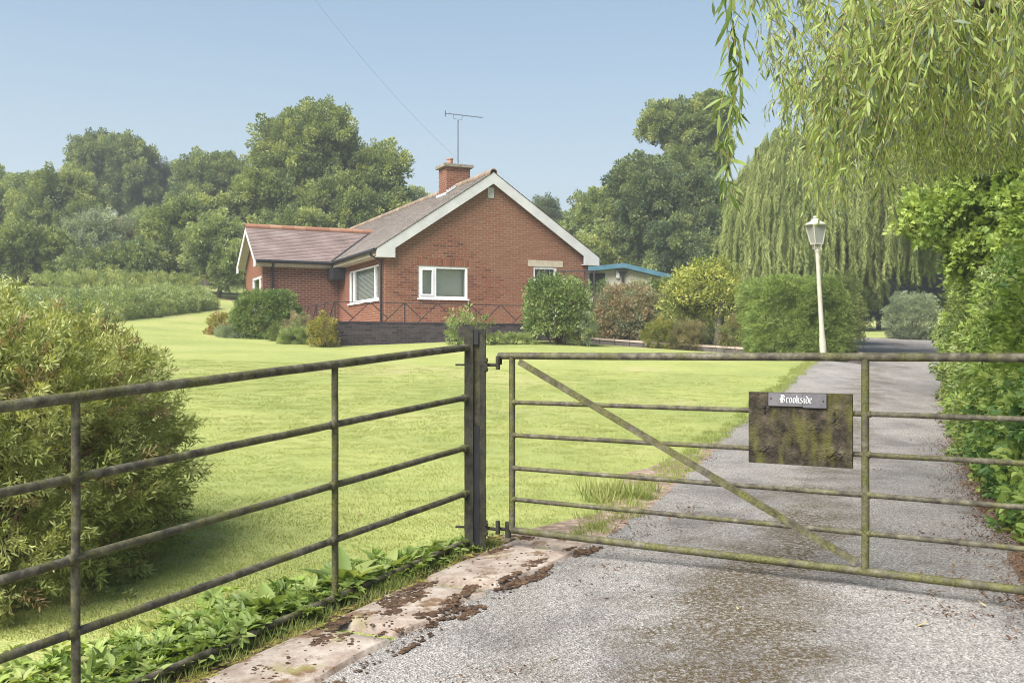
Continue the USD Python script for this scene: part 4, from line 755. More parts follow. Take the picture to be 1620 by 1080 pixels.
# curb at the drive bend
kb = MB(); kc = [base_at(1338, 27.5), base_at(1366, 31), base_at(1368, 36), base_at(1350, 41)]; kd = np.concatenate([[0], np.cumsum(np.linalg.norm(np.diff(kc, axis=0), axis=1))]); kt = thing('drive_kerb', 'pale curved kerb beside the drive behind the lamp post', 'kerb', kc[0])
for k in range(int(kd[-1] / .6)):
    a, c = [np.array([np.interp(s_, kd, np.array(kc)[:, i]) for i in range(3)]) - kc[0] for s_ in (k * .6 + .006, k * .6 + .594)]; w = N(np.array([-(c - a)[1], (c - a)[0], 0])) * .12; dn, up = np.array([0, 0, -.2]), np.array([0, 0, .12])
    obj('kerb_stone', MB().hexa([a + dn, c + dn, c + w + dn, a + w + dn, a + up, c + up, c + w + up, a + w + up]), M['coping'], kt)
# ------------------------------------------------------------------ leaves
def leaf_flat(fold=.18):        # folded diamond, unit length along +y
    return np.array([[0, 0, 0], [-.5, .42, fold], [0, 1, 0], [.5, .42, fold]]), np.array([[0, 3, 2], [0, 2, 1]])
def leaf_long(curl=.25):        # lanceolate, curved along its length
    v = np.array([[0, 0, 0], [-.42, .28, .03], [.42, .28, .03], [-.42, .62, -.02], [.42, .62, -.02], [0, 1, -.10]]); v[:, 2] -= curl * v[:, 1] ** 2
    return v, np.array([[0, 2, 1], [1, 2, 4], [1, 4, 3], [3, 4, 5]])
def leaf_broad(curl=.25):
    y = np.array([0, .15, .4, .65, .85, 1]); w = np.array([.05, .38, .5, .40, .2, 0]); L = []
    for yy_, ww in zip(y, w): L += [[-ww, yy_, .12 * ww * 2], [0, yy_, 0], [ww, yy_, .12 * ww * 2]]
    v = np.array(L); v[:, 2] -= curl * v[:, 1] ** 2; f = []
    for k in range(5):
        for j in range(2): a = k * 3 + j; f += [[a, a + 1, a + 4], [a, a + 4, a + 3]]
    return v, np.array(f)
def leaf_lobed(curl=.2):        # five-pointed maple-like leaf
    ang = np.radians([-150, -105, -75, -45, -20, 0, 20, 45, 75, 105, 150]); rad = np.array([.25, .5, .34, .62, .42, .75, .42, .62, .34, .5, .25])
    v = np.vstack([[0, .3, 0], np.stack([np.sin(ang) * rad, .3 + np.cos(ang) * rad, .10 * np.abs(np.sin(ang))], 1)]); v[:, 2] -= curl * v[:, 1] ** 2
    return v, np.array([[0, k + 1, k] for k in range(1, 11)] + [[0, 1, 11]])
def place(leaf, P, D, Nn, L, W):
    lv, lf = leaf; R = frames(D, Nn); n = len(P); L, W = np.broadcast_to(L, (n,)), np.broadcast_to(W, (n,))
    sc = np.stack([W, L, (W + L) / 2], -1); v = np.einsum('nij,nkj->nki', R, lv[None] * sc[:, None]) + P[:, None]
    return v.reshape(-1, 3), (lf[None] + np.arange(n)[:, None, None] * len(lv)).reshape(-1, 3)
def spray(n, L, W, seed, leaf=None, spread=.38, along=.55, stem=0.0):
    """A leafy shoot of unit length along +y."""
    r = rnd(seed); y = r.uniform(.05, 1, n); ph = r.uniform(0, 2 * np.pi, n); rr = spread * np.sqrt(r.uniform(.05, 1, n)) * (1.15 - .6 * y); o = np.stack([np.cos(ph), 0 * ph, np.sin(ph)], 1)
    D = N(o * (1 - along) + np.array([0, along, 0]) + r.normal(size=(n, 3)) * .35); Nn = N(np.array([0, .25, 1.0]) + r.normal(size=(n, 3)) * .55 + o * .25)
    v, f = place(leaf or leaf_flat(), o * rr[:, None] + np.stack([0 * y, y - .1, 0 * y], 1), D, Nn, L * r.uniform(.7, 1.25, n), W * r.uniform(.75, 1.2, n)); b = MB().add(v, f)
    if stem: b.tube([(0, -.15, 0), (.02, .4, .01), (0, .95, 0)], [stem, stem * .7, stem * .3], 3, False)
    return b.get()
PR = {
 'tree': [spray(120, .165, .105, k) for k in range(3)], 'fine': [spray(110, .15, .075, 20 + k) for k in range(3)], 'pine': [spray(90, .20, .05, 25 + k, along=.75) for k in range(2)],
 'clip': [spray(36, .20, .12, 30 + k, spread=.5, along=.5) for k in range(3)], 'clipfine': [spray(60, .22, .07, 35 + k, spread=.5, along=.7) for k in range(3)],
 'shrub': [spray(46, .22, .11, 40 + k, spread=.42) for k in range(3)], 'hedge': [spray(50, .26, .09, 45 + k, leaf=leaf_long(.15), spread=.34, along=.5, stem=.008) for k in range(3)],
 'spirea': [spray(34, .27, .062, 50 + k, leaf=leaf_long(.12), spread=.16, along=.62, stem=.010) for k in range(4)], 'laurel': [spray(22, .34, .17, 60 + k, leaf=leaf_broad(.2), spread=.3, along=.45, stem=.010) for k in range(4)],
 'ivy': [spray(18, .34, .28, 70 + k, leaf=leaf_lobed(), spread=.4, along=.35) for k in range(3)], 'syc': [spray(22, .34, .32, 80 + k, leaf=leaf_lobed(), spread=.48, along=.4) for k in range(3)],
 'acer': [spray(40, .24, .08, 90 + k, leaf=leaf_long(.2), spread=.5, along=.35) for k in range(3)]}
def rand_frames(r, D, jitter=.45, up=.5):
    D = N(D + r.normal(size=D.shape) * jitter + np.array([0, 0, up * .3])); return frames(D, N(r.normal(size=D.shape) * .5 + np.array([0, 0, 1.0])))
def leaves_on(parent, pts, dirs, proto, mats, size, seed, name='foliage', jitter=.45, split=None):
    r = rnd(seed + 999); ps = PR[proto]; protos = [(p, M[m]) for m in mats for p in ps]; n = len(pts)
    mi = r.choice(len(mats), n, p=split) if split else r.integers(0, len(mats), n)
    return scatter(name, parent, protos, pts, rand_frames(r, dirs, jitter), size * r.uniform(.7, 1.25, n), mi * len(ps) + r.integers(0, len(ps), n))
def limb(b, p, q, r0, r1, seed, bend=.12, sides=7):
    r = rnd(seed); p, q = np.array(p, float), np.array(q, float); s = np.linspace(0, 1, 6)[:, None]; L = np.linalg.norm(q - p); off = r.normal(size=3) * bend * L
    pts = p * (1 - s) + q * s + off * (s * (1 - s) * 2); return b.tube(pts, np.linspace(r0, r1, 6), sides)

def tree(name, label, px, mats='oak', proto='tree', size=.85, dens=1.0, seed=0, group=None, trunks=1, cat='tree', split=None, sink=.4, base_uv=None, clump=.42, holes=.0):
    """px: crown lobes as (u, v, half width px, half height px, Y): where each big limb of the tree carries its leaves. The tree stands on the terrain under them."""
    r = rnd(seed); lobes = []
    for (u, v, a, h, Y) in px: c = at(u, v, Y); lobes.append((c, np.array([a, a * .9, h]) * Y / F))
    bx_, by_ = (lobes[0][0][:2] if base_uv is None else at(base_uv[0], 0, base_uv[1])[:2]); B = ground(bx_, by_); t = thing(name, label, cat, B - (0, 0, .05), group=group)
    P, D = [], []
    for (c, ra) in lobes:
        area = 4 * np.pi * ((ra[0] * ra[1]) ** 1.6 / 3 + 2 * (ra[0] * ra[2]) ** 1.6 / 3) ** (1 / 1.6); k = max(6, int(area / (np.mean(ra) * clump) ** 2 / 2.6)); dv = usphere(r, k)
        dv[:, 2] = np.where(dv[:, 2] < -.55, -dv[:, 2], dv[:, 2]); sub = c + dv * ra * r.uniform(.45, .74, (k, 1)); sr = np.mean(ra) * clump * r.uniform(.7, 1.3, k)
        for s_, q_ in zip(sub, sr):
            if r.uniform() < holes: continue
            m = max(4, int(dens * 5.0 * (q_ / size) ** 2 * 3.2)); e = usphere(r, m); P.append(s_ + e * q_ * (1, 1, .8) * r.uniform(.55, 1.0, (m, 1))); D.append(e * .7 + N(s_ - c) * .5)
        m = int(dens * area / size ** 2 * .8); e = usphere(r, m); P.append(c + e * ra * r.uniform(.3, .7, (m, 1))); D.append(e)
    P, D = np.vstack(P), np.vstack(D); keep = P[:, 2] > H(P[:, 0], P[:, 1]) + .1; P, D = P[keep], D[keep]
    b = MB(); top = max(lobes, key=lambda l: l[0][2])[0]; rt = .035 * (top[2] - B[2]) + .05
    for k in range(trunks):
        o = np.array([(k - (trunks - 1) / 2) * 1.6, 0, 0]); low = min(l[0][2] - l[1][2] for l in lobes); hh = max(low + .4 * (top[2] - low), B[2] + 1.2); F_ = np.array([B[0], B[1], hh]) + o + r.normal(size=3) * .15
        limb(b, B + o * .6 - (0, 0, sink), F_, rt, rt * .75, seed + k, .04, 10); limb(b, F_, top + o * .5, rt * .75, rt * .15, seed + 50 + k, .06)
        for n_, (c, ra) in enumerate(lobes):
            limb(b, F_ - (0, 0, .1), c, rt * .55, rt * .18, seed + 70 + n_, .10)
            for e in usphere(r, 5): limb(b, c - (0, 0, ra[2] * .3), c + e * ra * .85, rt * .22, rt * .05, seed + 90 + n_, .12, 5)
    v, f = b.get(); obj('trunk', (v - B + (0, 0, .05), f), M['bark'], t, smooth=50)
    leaves_on(t, P - B + (0, 0, .05), D, proto, [mats] if isinstance(mats, str) else mats, size, seed, 'crown', split=split)
    return t
def superell(r, n, p, half=False):
    d = usphere(r, n)
    if p >= 6:
        d = r.uniform(-1, 1, (n, 3)); ax = r.integers(0, 3, n); d[np.arange(n), ax] = np.sign(d[np.arange(n), ax])
    k = (np.abs(d) ** p).sum(1) ** (-1 / p); return d * k[:, None]
def shrub(name, label, u0, u1, v0, v1, Y, mats='shrub', proto='shrub', size=.3, dens=1.0, p=2.4, seed=0, depth=1.0, cat='shrub', group=None, split=None, rough=.16, stems=7, jitter=.45, bare=.0, shells=(.62, 1.0), skin=0.0):
    """A bush that fills the box (u0..u1, v0..v1) at depth Y."""
    r = rnd(seed + 3); a, b_ = at(u0, v0, Y), at(u1, v1, Y); cx = (a[0] + b_[0]) / 2; rx = (b_[0] - a[0]) / 2; g = float(H(cx, Y)); z0 = min(g, b_[2]) - .02; rz = (a[2] - z0) / 2; C = np.array([cx, Y + rx * depth * .3, z0 + rz]); RR = np.array([rx, rx * depth, rz])
    t = thing(name, label, cat, (C[0], C[1], z0), group=group); area = 8 * (rx * rx * depth + rx * rz + rx * depth * rz); n = int(dens * area / size ** 2 * 2.6)
    s = superell(r, n, p); nrm = N(np.sign(s) * np.abs(s) ** (p - 1) / RR); low = .5 + .5 * np.clip((s[:, 2] + 1) / .9, 0, 1) ** .5 if bare == 0 else np.where(s[:, 2] < -1 + 2 * bare, .55, 1)
    hol = np.clip((meshkit.noise(s * RR / size * .55 + seed) - .58) * 5, 0, 1); k = r.uniform(shells[0] ** 3, 1, n) ** (1 / 3) * (1 - .20 * hol) * (1 + rough * 2 * (meshkit.fbm(s * 2.2 + seed, 3, seed) - .5)); q = s * k[:, None] * RR
    if bare: ok = (s[:, 2] * k > -1 + 2 * bare + r.normal(size=n) * .06); q, nrm = q[ok], nrm[ok]
    bm = MB()
    for j in range(stems):
        e = usphere(r, 1)[0]; e[2] = abs(e[2]) * .8 + .3; limb(bm, (r.normal() * rx * .12, r.normal() * rx * .12, -.15), np.array([0, 0, rz]) + N(e) * RR * .8, .03 * max(.5, rx), .008, seed * 7 + j, .10, 6)
    obj('stems', bm, M['twig'], t, smooth=50); leaves_on(t, q + (0, 0, rz), nrm, proto, [mats] if isinstance(mats, str) else mats, size, seed, 'foliage', jitter, split)
    return t

# ------------------------------------------------------------------ woodland left and behind the house
tree('oak_tree', 'great round-headed oak rising behind the roof of the side wing', [(497, 262, 92, 92, 60), (595, 292, 46, 62, 59), (425, 330, 60, 60, 58), (540, 340, 80, 50, 58), (615, 340, 30, 34, 58), (455, 230, 46, 45, 60), (335, 352, 40, 36, 57)], 'oak', size=.9, seed=1, base_uv=(497, 60), clump=.34, holes=.06)
tree('broad_tree', 'tall twin-trunked tree standing highest on the far left skyline', [(176, 265, 60, 54, 82), (150, 300, 42, 46, 82), (205, 300, 36, 50, 81), (140, 248, 28, 26, 82), (215, 262, 22, 34, 82)], 'ash', size=1.0, seed=2, trunks=2, clump=.34, holes=.08)
tree('slender_tree', 'darker slender tree right of the twin-trunked tree', [(255, 305, 26, 44, 84), (268, 330, 24, 34, 83)], 'pine', 'fine', size=1.0, seed=3)
tree('broad_tree', 'broad dark tree between the twin-trunked tree and the great oak', [(330, 300, 52, 48, 74), (362, 290, 34, 40, 73), (300, 330, 36, 34, 72)], 'ash', size=.95, seed=4)
tree('broad_tree', 'rounded tree left of the twin-trunked tree, in front of the skyline', [(98, 325, 52, 50, 66), (62, 335, 36, 44, 67), (125, 350, 30, 36, 65)], 'oak', size=.9, seed=5)
tree('broad_tree', 'pale loose tree at the left edge of the picture', [(15, 340, 46, 58, 70), (-30, 320, 40, 60, 71), (48, 320, 26, 40, 71)], ['ash', 'pale'], size=.9, seed=6)
tree('bushy_tree', 'grey-green bushy tree below the twin-trunked tree', [(158, 390, 46, 54, 56), (140, 420, 42, 36, 55)], 'grey', 'fine', size=.9, seed=7)
tree('bushy_tree', 'low dark bushy tree at the far left above the hedge', [(40, 405, 52, 40, 52), (90, 412, 34, 34, 52)], ['oak', 'lime'], size=.8, seed=8, split=[.8, .2])
tree('bushy_tree', 'mid-green bushy tree left of the great oak', [(288, 378, 52, 50, 54), (258, 405, 38, 40, 53), (320, 405, 34, 42, 53)], 'oak', size=.8, seed=9)
tree('bushy_tree', 'light green bushy tree close to the left end of the side wing', [(345, 400, 44, 56, 50), (375, 430, 30, 36, 49)], ['oak', 'pale'], size=.75, seed=10)
tree('bushy_tree', 'yellowish young tree high on the bank below the dark broad tree', [(225, 368, 46, 26, 63), (300, 345, 24, 24, 66)], 'pale', 'fine', size=.8, seed=11)
tree('small_tree', 'small rusty red tree standing out among the green on the bank', [(191, 366, 5, 14, 58), (194, 375, 7, 10, 58)], 'red', 'fine', size=.5, seed=12, dens=1.6)
tree('bushy_tree', 'dark bushy tree directly behind the left hedge', [(215, 425, 46, 30, 50), (150, 432, 40, 22, 50)], 'ash', size=.8, seed=13)
tree('bushy_tree', 'dark shaded tree behind the side wing roof', [(480, 390, 80, 46, 56), (560, 375, 60, 36, 57), (400, 410, 40, 46, 55)], 'oak', size=.85, seed=14)
tree('broad_tree', 'distant tree top showing between the great oak and the chimney', [(655, 330, 18, 26, 92), (668, 340, 14, 20, 92)], 'pale', size=1.0, seed=15)
# right of the house
tree('oak_tree', 'tall open-crowned oak behind the weeping willow', [(1088, 205, 52, 48, 62), (1048, 200, 32, 26, 62), (1118, 240, 34, 46, 62), (1085, 270, 44, 40, 61), (1125, 180, 24, 26, 62)], 'oak', size=.8, seed=16, base_uv=(1095, 62), clump=.30, holes=.22, dens=.8)
tree('broad_tree', 'dense dark tree mass beneath the tall oak', [(1040, 330, 66, 66, 56), (1100, 350, 60, 76, 55), (1010, 300, 40, 42, 57), (1085, 400, 60, 46, 53), (1140, 390, 44, 60, 54)], ['ash', 'pine'], size=.85, seed=17)
tree('broad_tree', 'lighter yellow-green tree left of the dense dark tree mass', [(955, 355, 46, 52, 60), (985, 320, 24, 36, 60), (920, 375, 30, 40, 61), (965, 400, 46, 40, 58)], ['oak', 'pale'], size=.85, seed=18, holes=.08)
tree('slender_tree', 'small dark tree top peeping over the right roof slope', [(862, 345, 14, 30, 78), (872, 365, 20, 30, 78)], 'pine', 'fine', size=.8, seed=19)
tree('broad_tree', 'small pale distant tree between the roof slope and the yellow-green tree', [(897, 372, 22, 32, 86), (885, 385, 18, 24, 86)], 'pale', size=.9, seed=20)
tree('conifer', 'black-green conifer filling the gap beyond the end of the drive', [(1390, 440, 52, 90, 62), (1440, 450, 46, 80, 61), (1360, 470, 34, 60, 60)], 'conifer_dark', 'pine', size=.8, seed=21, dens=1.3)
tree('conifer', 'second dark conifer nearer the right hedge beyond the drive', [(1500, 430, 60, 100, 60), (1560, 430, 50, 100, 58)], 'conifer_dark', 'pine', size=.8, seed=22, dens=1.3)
tree('broad_tree', 'tall tree hidden behind the hanging willow at the far right', [(1560, 230, 100, 110, 34), (1650, 250, 90, 130, 33), (1480, 300, 50, 60, 36)], 'oak', size=.6, seed=23)
tree('bushy_tree', 'dark laurel bush behind the clipped hedge and willow', [(1260, 420, 60, 40, 46), (1330, 450, 50, 50, 45), (1190, 430, 40, 40, 46)], 'ash', size=.6, seed=24)
tree('sycamore', 'bright green lobed-leaf tree leaning over the right hedge', [(1540, 350, 78, 66, 17), (1600, 290, 80, 80, 16.5), (1478, 352, 52, 40, 18), (1560, 410, 60, 50, 16.5), (1660, 380, 70, 90, 15.5)], 'syc', 'syc', size=.28, seed=25, dens=.9, base_uv=(1600, 17), clump=.4)
# far wood along the hill, one mass
r = rnd(77); X = r.uniform(-150, 150, 5200); Y = 112 + r.uniform(0, 1, 5200) ** 1.5 * 55 + 6 * meshkit.noise(np.stack([X * .1, X * 0, X * 0], -1)); hh = 4.5 + 4 * meshkit.fbm(np.stack([X * .07, Y * .07, X * 0], -1), 3, 4); Z = H(X, Y) + hh * r.uniform(.1, 1, 5200)
ps = [(p, M[m]) for m in ('ash', 'oak') for p in PR['tree']]; e = usphere(r, 5200); scatter('far_woodland', None, ps, np.stack([X, Y, Z], -1), rand_frames(r, e), r.uniform(1.6, 3.0, 5200), r.integers(0, 6, 5200), 'distant woodland closing the view along the hilltop', 'woodland')

# ------------------------------------------------------------------ weeping willows
def willow_strand(n, seed, L=.115, W=.024):
    r = rnd(seed); y = np.linspace(0, 1, n); ph = r.uniform(0, 2 * np.pi, n); o = np.stack([np.cos(ph), 0 * ph, np.sin(ph)], 1); D = N(o * .55 + np.array([0, .85, 0])); v, f = place(leaf_flat(.1), np.stack([.02 * np.sin(y * 7 + seed), y, .02 * np.cos(y * 5)], 1), D, N(o + r.normal(size=(n, 3)) * .4), L * r.uniform(.7, 1.2, n), W * 1.0)
    return MB().add(v, f).tube([(0, 0, 0), (.02, .5, 0), (0, 1, 0)], .004, 3, False).get()
PR['willow'] = [willow_strand(110, k) for k in range(4)]
def willow(name, label, u, Y, R, v_top, v_bot, n, seed, off=0.0):
    r = rnd(seed); c = base_at(u, Y); t = thing(name, label, 'tree', c - (0, 0, .05)); zt = at(0, v_top, Y)[2] - c[2]; zb = at(0, v_bot, Y)[2] - c[2]
    P, D, S = [], [], []
    nb = 46; bx__ = usphere(r, nb) * (R * .82, R * .82, 0); bx__ *= r.uniform(.25, 1, (nb, 1)); 
    for k in range(n):
        if k % 4: c_ = bx__[r.integers(nb)][:2] + r.normal(size=2) * R * .10
        else: a = r.uniform(0, 2 * np.pi); c_ = np.array([math.cos(a), math.sin(a)]) * R * math.sqrt(r.uniform(.05, 1))
        rad = min(np.linalg.norm(c_) / R, 1.05); z = zb + (zt - zb) * (1 - .55 * rad ** 2.2) * r.uniform(.62, 1.0); end = zb + r.uniform(-.35, .8) + (1 - rad) * .8; drift = N(np.array([c_[0], c_[1], 0])) * .12
        p = np.array([c_[0], c_[1], z])
        while p[2] > end:
            d = N(np.array([0, 0, -1.0]) + drift * max(0, 1.0 - (z - p[2])) * 2 + r.normal(size=3) * .08); s = r.uniform(.8, 1.25); P.append(p.copy()); D.append(d); S.append(s); p = p + d * s * .8
    P, D, S = np.array(P), np.array(D), np.array(S); R_ = frames(D, usphere(r, len(P))); b = MB(); limb(b, (off, 0, -.3), (off * .6, 0, zb + .4), .30, .22, seed, .05, 10)
    for k in range(14): a = k * 2.4; limb(b, (off * .6, 0, zb + .2), (math.cos(a) * R * .6, math.sin(a) * R * .6, zb + (zt - zb) * r.uniform(.55, .85)), .12, .03, seed + k, .14, 6)
    obj('trunk', b, M['bark'], t, smooth=50); scatter('crown', t, [(p, M['willow']) for p in PR['willow']], P, R_, np.stack([S * 1.25, S, S * 1.25], -1), r.integers(0, 4, len(P)))
willow('weeping_willow', 'large pale weeping willow curtain behind the lamp post', 1262, 40, 2.95, 188, 440, 1900, 31)
willow('weeping_willow', 'second weeping willow hanging over the bend of the drive', 1405, 39, 2.3, 215, 418, 380, 32, off=-2.0)

# near willow whose branches hang into the upper right of the view
nw = thing('overhanging_willow', 'willow boughs with long narrow leaves hanging from above at the upper right', 'tree', (5.6, 6.2, float(H(5.6, 6.2))))
NB = np.array([5.6, 6.2, float(H(5.6, 6.2))]); wb_ = MB(); limb(wb_, (0, 0, -.4), (-.3, .1, 3.2), .30, .22, 5, .04, 12)
ends = [(at(1270, -120, 5.0), .02), (at(1400, -150, 5.6), .04), (at(1560, -160, 6.2), .05), (at(1500, -260, 4.6), .05), (at(1350, -90, 6.6), .03), (at(1640, -90, 7.2), .03), (at(1160, -200, 3.6), .03), (at(1760, -60, 5.6), .03)]
for k, (e_, rr) in enumerate(ends): limb(wb_, (-.3, .1, 3.1), e_ - NB, rr * 1.6, .010, 40 + k, .12, 8)
obj('trunk', wb_, M['bark'], nw, smooth=50)
r = rnd(60); LP = [leaf_long(c) for c in (.12, .3, .5)]; allv, first = [], []
def strand(p0, L, drift, step=.021, leafL=.085, seed=0, sweep=None):
    """One hanging shoot: returns its polyline and its leaves (P, D, N, L, W)."""
    q = rnd(seed); n = max(6, int(L / step)); s = np.linspace(0, 1, n); dx = np.array([drift[0], drift[1], 0]); pts = p0 + np.outer(s * L, [0, 0, -1.0]) + np.outer(np.sqrt(s) * L, dx) + .02 * np.stack([np.sin(s * 6 + seed), np.cos(s * 5 + seed), 0 * s], 1)
    t = N(np.gradient(pts, axis=0)); ph = np.arange(n) * 2.4 + seed; o = np.stack([np.cos(ph), np.sin(ph), 0 * ph], 1); D = N(t * .75 + o * .66 + np.array([0, 0, -.15]) + q.normal(size=(n, 3)) * .36); Nn = N(o + np.array([0, 0, .5]) + q.normal(size=(n, 3)) * .35)
    ll = leafL * q.uniform(.7, 1.25, n) * (1 - .45 * s ** 3); return pts, (pts, D, Nn, ll, ll * q.uniform(.15, .22, n))
strands = []
# the long single spray at the left
for k, (u, v, Y, L, du) in enumerate([(1168, -60, 3.5, .62, -.02), (1160, -40, 3.55, .80, -.03), (1178, -70, 3.45, .34, .05), (1150, 60, 3.6, .42, -.04), (1163, 90, 3.52, .50, -.02), (1150, 250, 3.55, .16, .04)]): strands.append((at(u, v, Y), L, (du, 0), .017, .088, 500 + k))
# the big hanging mass, denser to the right; lower edge follows the boughs
low = lambda u: np.interp(u, [1190, 1230, 1262, 1285, 1312, 1325, 1348, 1362, 1385, 1400, 1425, 1450, 1500, 1540, 1600, 1640], [130, 200, 255, 225, 250, 370, 380, 300, 370, 320, 290, 310, 285, 255, 240, 230])
up_ = lambda u: np.interp(u, [1190, 1240, 1290, 1330, 1360, 1640], [175, 110, 55, 10, -60, -90])
for k in range(310):
    u = 1190 + 460 * r.uniform() ** .75; Y = r.uniform(4.4, 7.6); top = up_(u) + r.uniform(-20, 230); lo = low(u) - r.uniform(0, 1) ** 1.5 * 200; v0 = min(top, lo - 40); dr0 = (r.normal() * .22 - .06, r.normal() * .12)
    for j in range(int(r.integers(2, 6))):
        lo_j = lo - r.uniform(0, 50); L = np.clip((lo_j - v0) / F * Y, .2, .95) * r.uniform(.75, 1.0); p0 = at(u + r.normal() * 9, lo_j, Y + r.normal() * .06) + (0, 0, L); strands.append((p0, L, (dr0[0] + r.normal() * .08, dr0[1] + r.normal() * .08), 0.018, r.uniform(.055, .080), 700 + k * 7 + j))
for k in range(230):
    u = 1330 + 330 * r.uniform() ** .8; Y = r.uniform(7.4, 10.0); v0 = r.uniform(-60, 200); lo = v0 + r.uniform(60, 170); lo = min(lo, np.interp(u, [1330, 1420, 1660], [280, 310, 250])); dr0 = (r.normal() * .2, r.normal() * .12)
    for j in range(int(r.integers(3, 6))): L = np.clip((lo - v0) / F * Y, .3, 1.0) * r.uniform(.75, 1.1); p0 = at(u + r.normal() * 8, lo, Y + r.normal() * .08) + (0, 0, L); strands.append((p0, L, (dr0[0] + r.normal() * .08, dr0[1] + r.normal() * .08), .022, r.uniform(.06, .085), 9000 + k * 7 + j))
root_ = NB + np.array([-.3, .1, 3.1])
for k in range(420):
    e_ = ends[k % len(ends)][0]; f_ = r.uniform(.12, 1.0); p_ = root_ * (1 - f_) + e_ * f_ + (r.normal() * .22, r.normal() * .22, r.normal() * .12 + .12); v_ = HORIZON - (p_[2] - CAM_Z) / p_[1] * F; u_ = 810 + p_[0] / p_[1] * F; L = r.uniform(.35, .9)
    if u_ < 1260: L = min(L, max(.12, (20 - v_) / F * p_[1]))
    strands.append((p_, L, (r.normal() * .3, r.normal() * .3), .022, r.uniform(.06, .085), 20000 + k))
stems = MB(); LV = []
for (p0, L, dr_, st, ll, sd) in strands: pts, lv = strand(p0 - NB, L, dr_, st, ll, sd); stems.tube(pts, np.linspace(.0022, .0009, len(pts)), 4, False); LV.append(lv)
obj('hanging_shoots', stems, M['willow_twig'], nw, kind='stuff')
cnt = 0; rest, rest2 = MB(), MB()
for si, (P_, D_, N_, l_, w_) in enumerate(LV):
    if si < 6:
        for j in range(len(P_)):
            if cnt < 300: v, f = place(LP[j % 3], P_[j:j + 1], D_[j:j + 1], N_[j:j + 1], l_[j:j + 1], w_[j:j + 1]); obj('leaf', (v, f), M['willow_near'], nw, smooth=True); cnt += 1
    else:
        g_ = rnd(si).uniform(size=len(P_)) < .28; rest.add(*place(LP[si % 3], P_[~g_], D_[~g_], N_[~g_], l_[~g_], w_[~g_])); rest2.add(*place(LP[si % 3], P_[g_], D_[g_], N_[g_], l_[g_], w_[g_]))
obj('foliage', rest, M['willow_near'], nw, smooth=True, kind='stuff'); obj('foliage', rest2, M['glaucous'], nw, smooth=True, kind='stuff', label='greyer undersides of the willow leaves')

# ------------------------------------------------------------------ hedges and shrubs
shrub('feathery_hedge_shrub', 'big loose narrow-leaved shrub behind the fence at the left', -480, 210, 482, 1040, 5.9, ['spirea', 'spirea_dead'], 'spirea', .15, 2.4, 3.0, 41, .95, 'shrub', split=[.90, .10], rough=.12, stems=26, jitter=.55, shells=(.66, 1))
M['spirea_top'] = M['spirea']
def hedge_run(name, label, a, b, w, h, mats, proto, size, dens, seed, cat='hedge', rough=.2, p=3.0, split=None, ha=None):
    """A hedge along the ground from a to b (x, y), w wide and h high."""
    r = rnd(seed); a, b = np.array(a, float), np.array(b, float); d = b - a; L = np.linalg.norm(d); d /= L; nn = np.array([-d[1], d[0]]); B = ground(*a); t = thing(name, label, cat, B); n = int(dens * L * (2 * h + w) * 1.0 / size ** 2 * 2.4)
    s = r.uniform(-.02, 1.02, n); ph = r.uniform(-.10, 1.10, n) * np.pi; c, sn = np.cos(ph), np.sin(ph); k = (np.abs(c) ** p + np.abs(sn) ** p) ** (-1 / p); ends_ = np.clip(np.minimum(s + .02, 1.02 - s) * L / (w * .5), 0, 1) ** .5
    q = r.uniform(.55, 1, n) ** .5 * (1 + rough * 2 * (meshkit.fbm(np.stack([s * L * 1.1, c * 1.3, sn * 1.3 + seed], -1), 3, seed) - .5)) * (.82 + .18 * ends_); hs = h if ha is None else ha + (h - ha) * s
    off = c * k * q * w / 2; X = a[0] + d[0] * s * L + nn[0] * off; Y = a[1] + d[1] * s * L + nn[1] * off; Z = H(X, Y) + np.maximum(sn * k * q, -.02) * hs
    D = np.stack([nn[0] * c, nn[1] * c, sn + .2], -1); bm = MB()
    for j in range(max(4, int(L / .5))):
        f = (j + .5) / max(4, int(L / .5)); g = ground(*(a + d * f * L + nn * r.normal() * w * .1)); limb(bm, g - B - (0, 0, .1), g - B + (r.normal() * .2, r.normal() * .2, h * .75), .022, .006, seed + j, .08, 5)
    obj('stems', bm, M['twig'], t); leaves_on(t, np.stack([X, Y, Z], -1) - B, D, proto, [mats] if isinstance(mats, str) else mats, size, seed, 'foliage', .5, split)
ha_, hb_ = base_at(332, 43.5), base_at(-40, 26.0)
hedge_run('lawn_hedge', 'long loose pale green hedge along the left side of the lawn', ha_[:2] + (-1.1, 0), hb_[:2] + (-1.4, 0), 3.0, .85, ['hedge_mid', 'pale'], 'hedge', .28, 1.2, 51, rough=.16, ha=.75)
hedge_run('lawn_hedge', 'grey-green rear end of hedge by the far lawn corner', base_at(300, 49)[:2], base_at(60, 43)[:2], 2.6, 1.0, ['hedge_mid', 'spirea'], 'hedge', .30, .9, 52, rough=.16)
hedge_run('lawn_hedge', 'yellowish hedge top just behind the near narrow-leaved shrub', base_at(60, 17)[:2], base_at(-260, 13)[:2], 2.0, 1.0, ['gold', 'hedge_mid'], 'hedge', .24, 1.2, 53, rough=.16, split=[.4, .6])
M['shrub'] = M['hedge_mid']
shrub('clipped_bush', 'square clipped dark green bush at the left end of the terrace', 376, 460, 470, 540, 30.5, 'box', 'clip', .26, 4.2, 8, 61, .8, rough=.04, shells=(.82, 1), jitter=.2)
shrub('round_bush', 'rounded glossy bush on bare stems in front of the house door', 842, 926, 450, 541, 28.0, ['box', 'pale'], 'clip', .34, 2.8, 4.0, 62, .9, rough=.08, shells=(.75, 1), bare=.2, stems=14, split=[.7, .3])
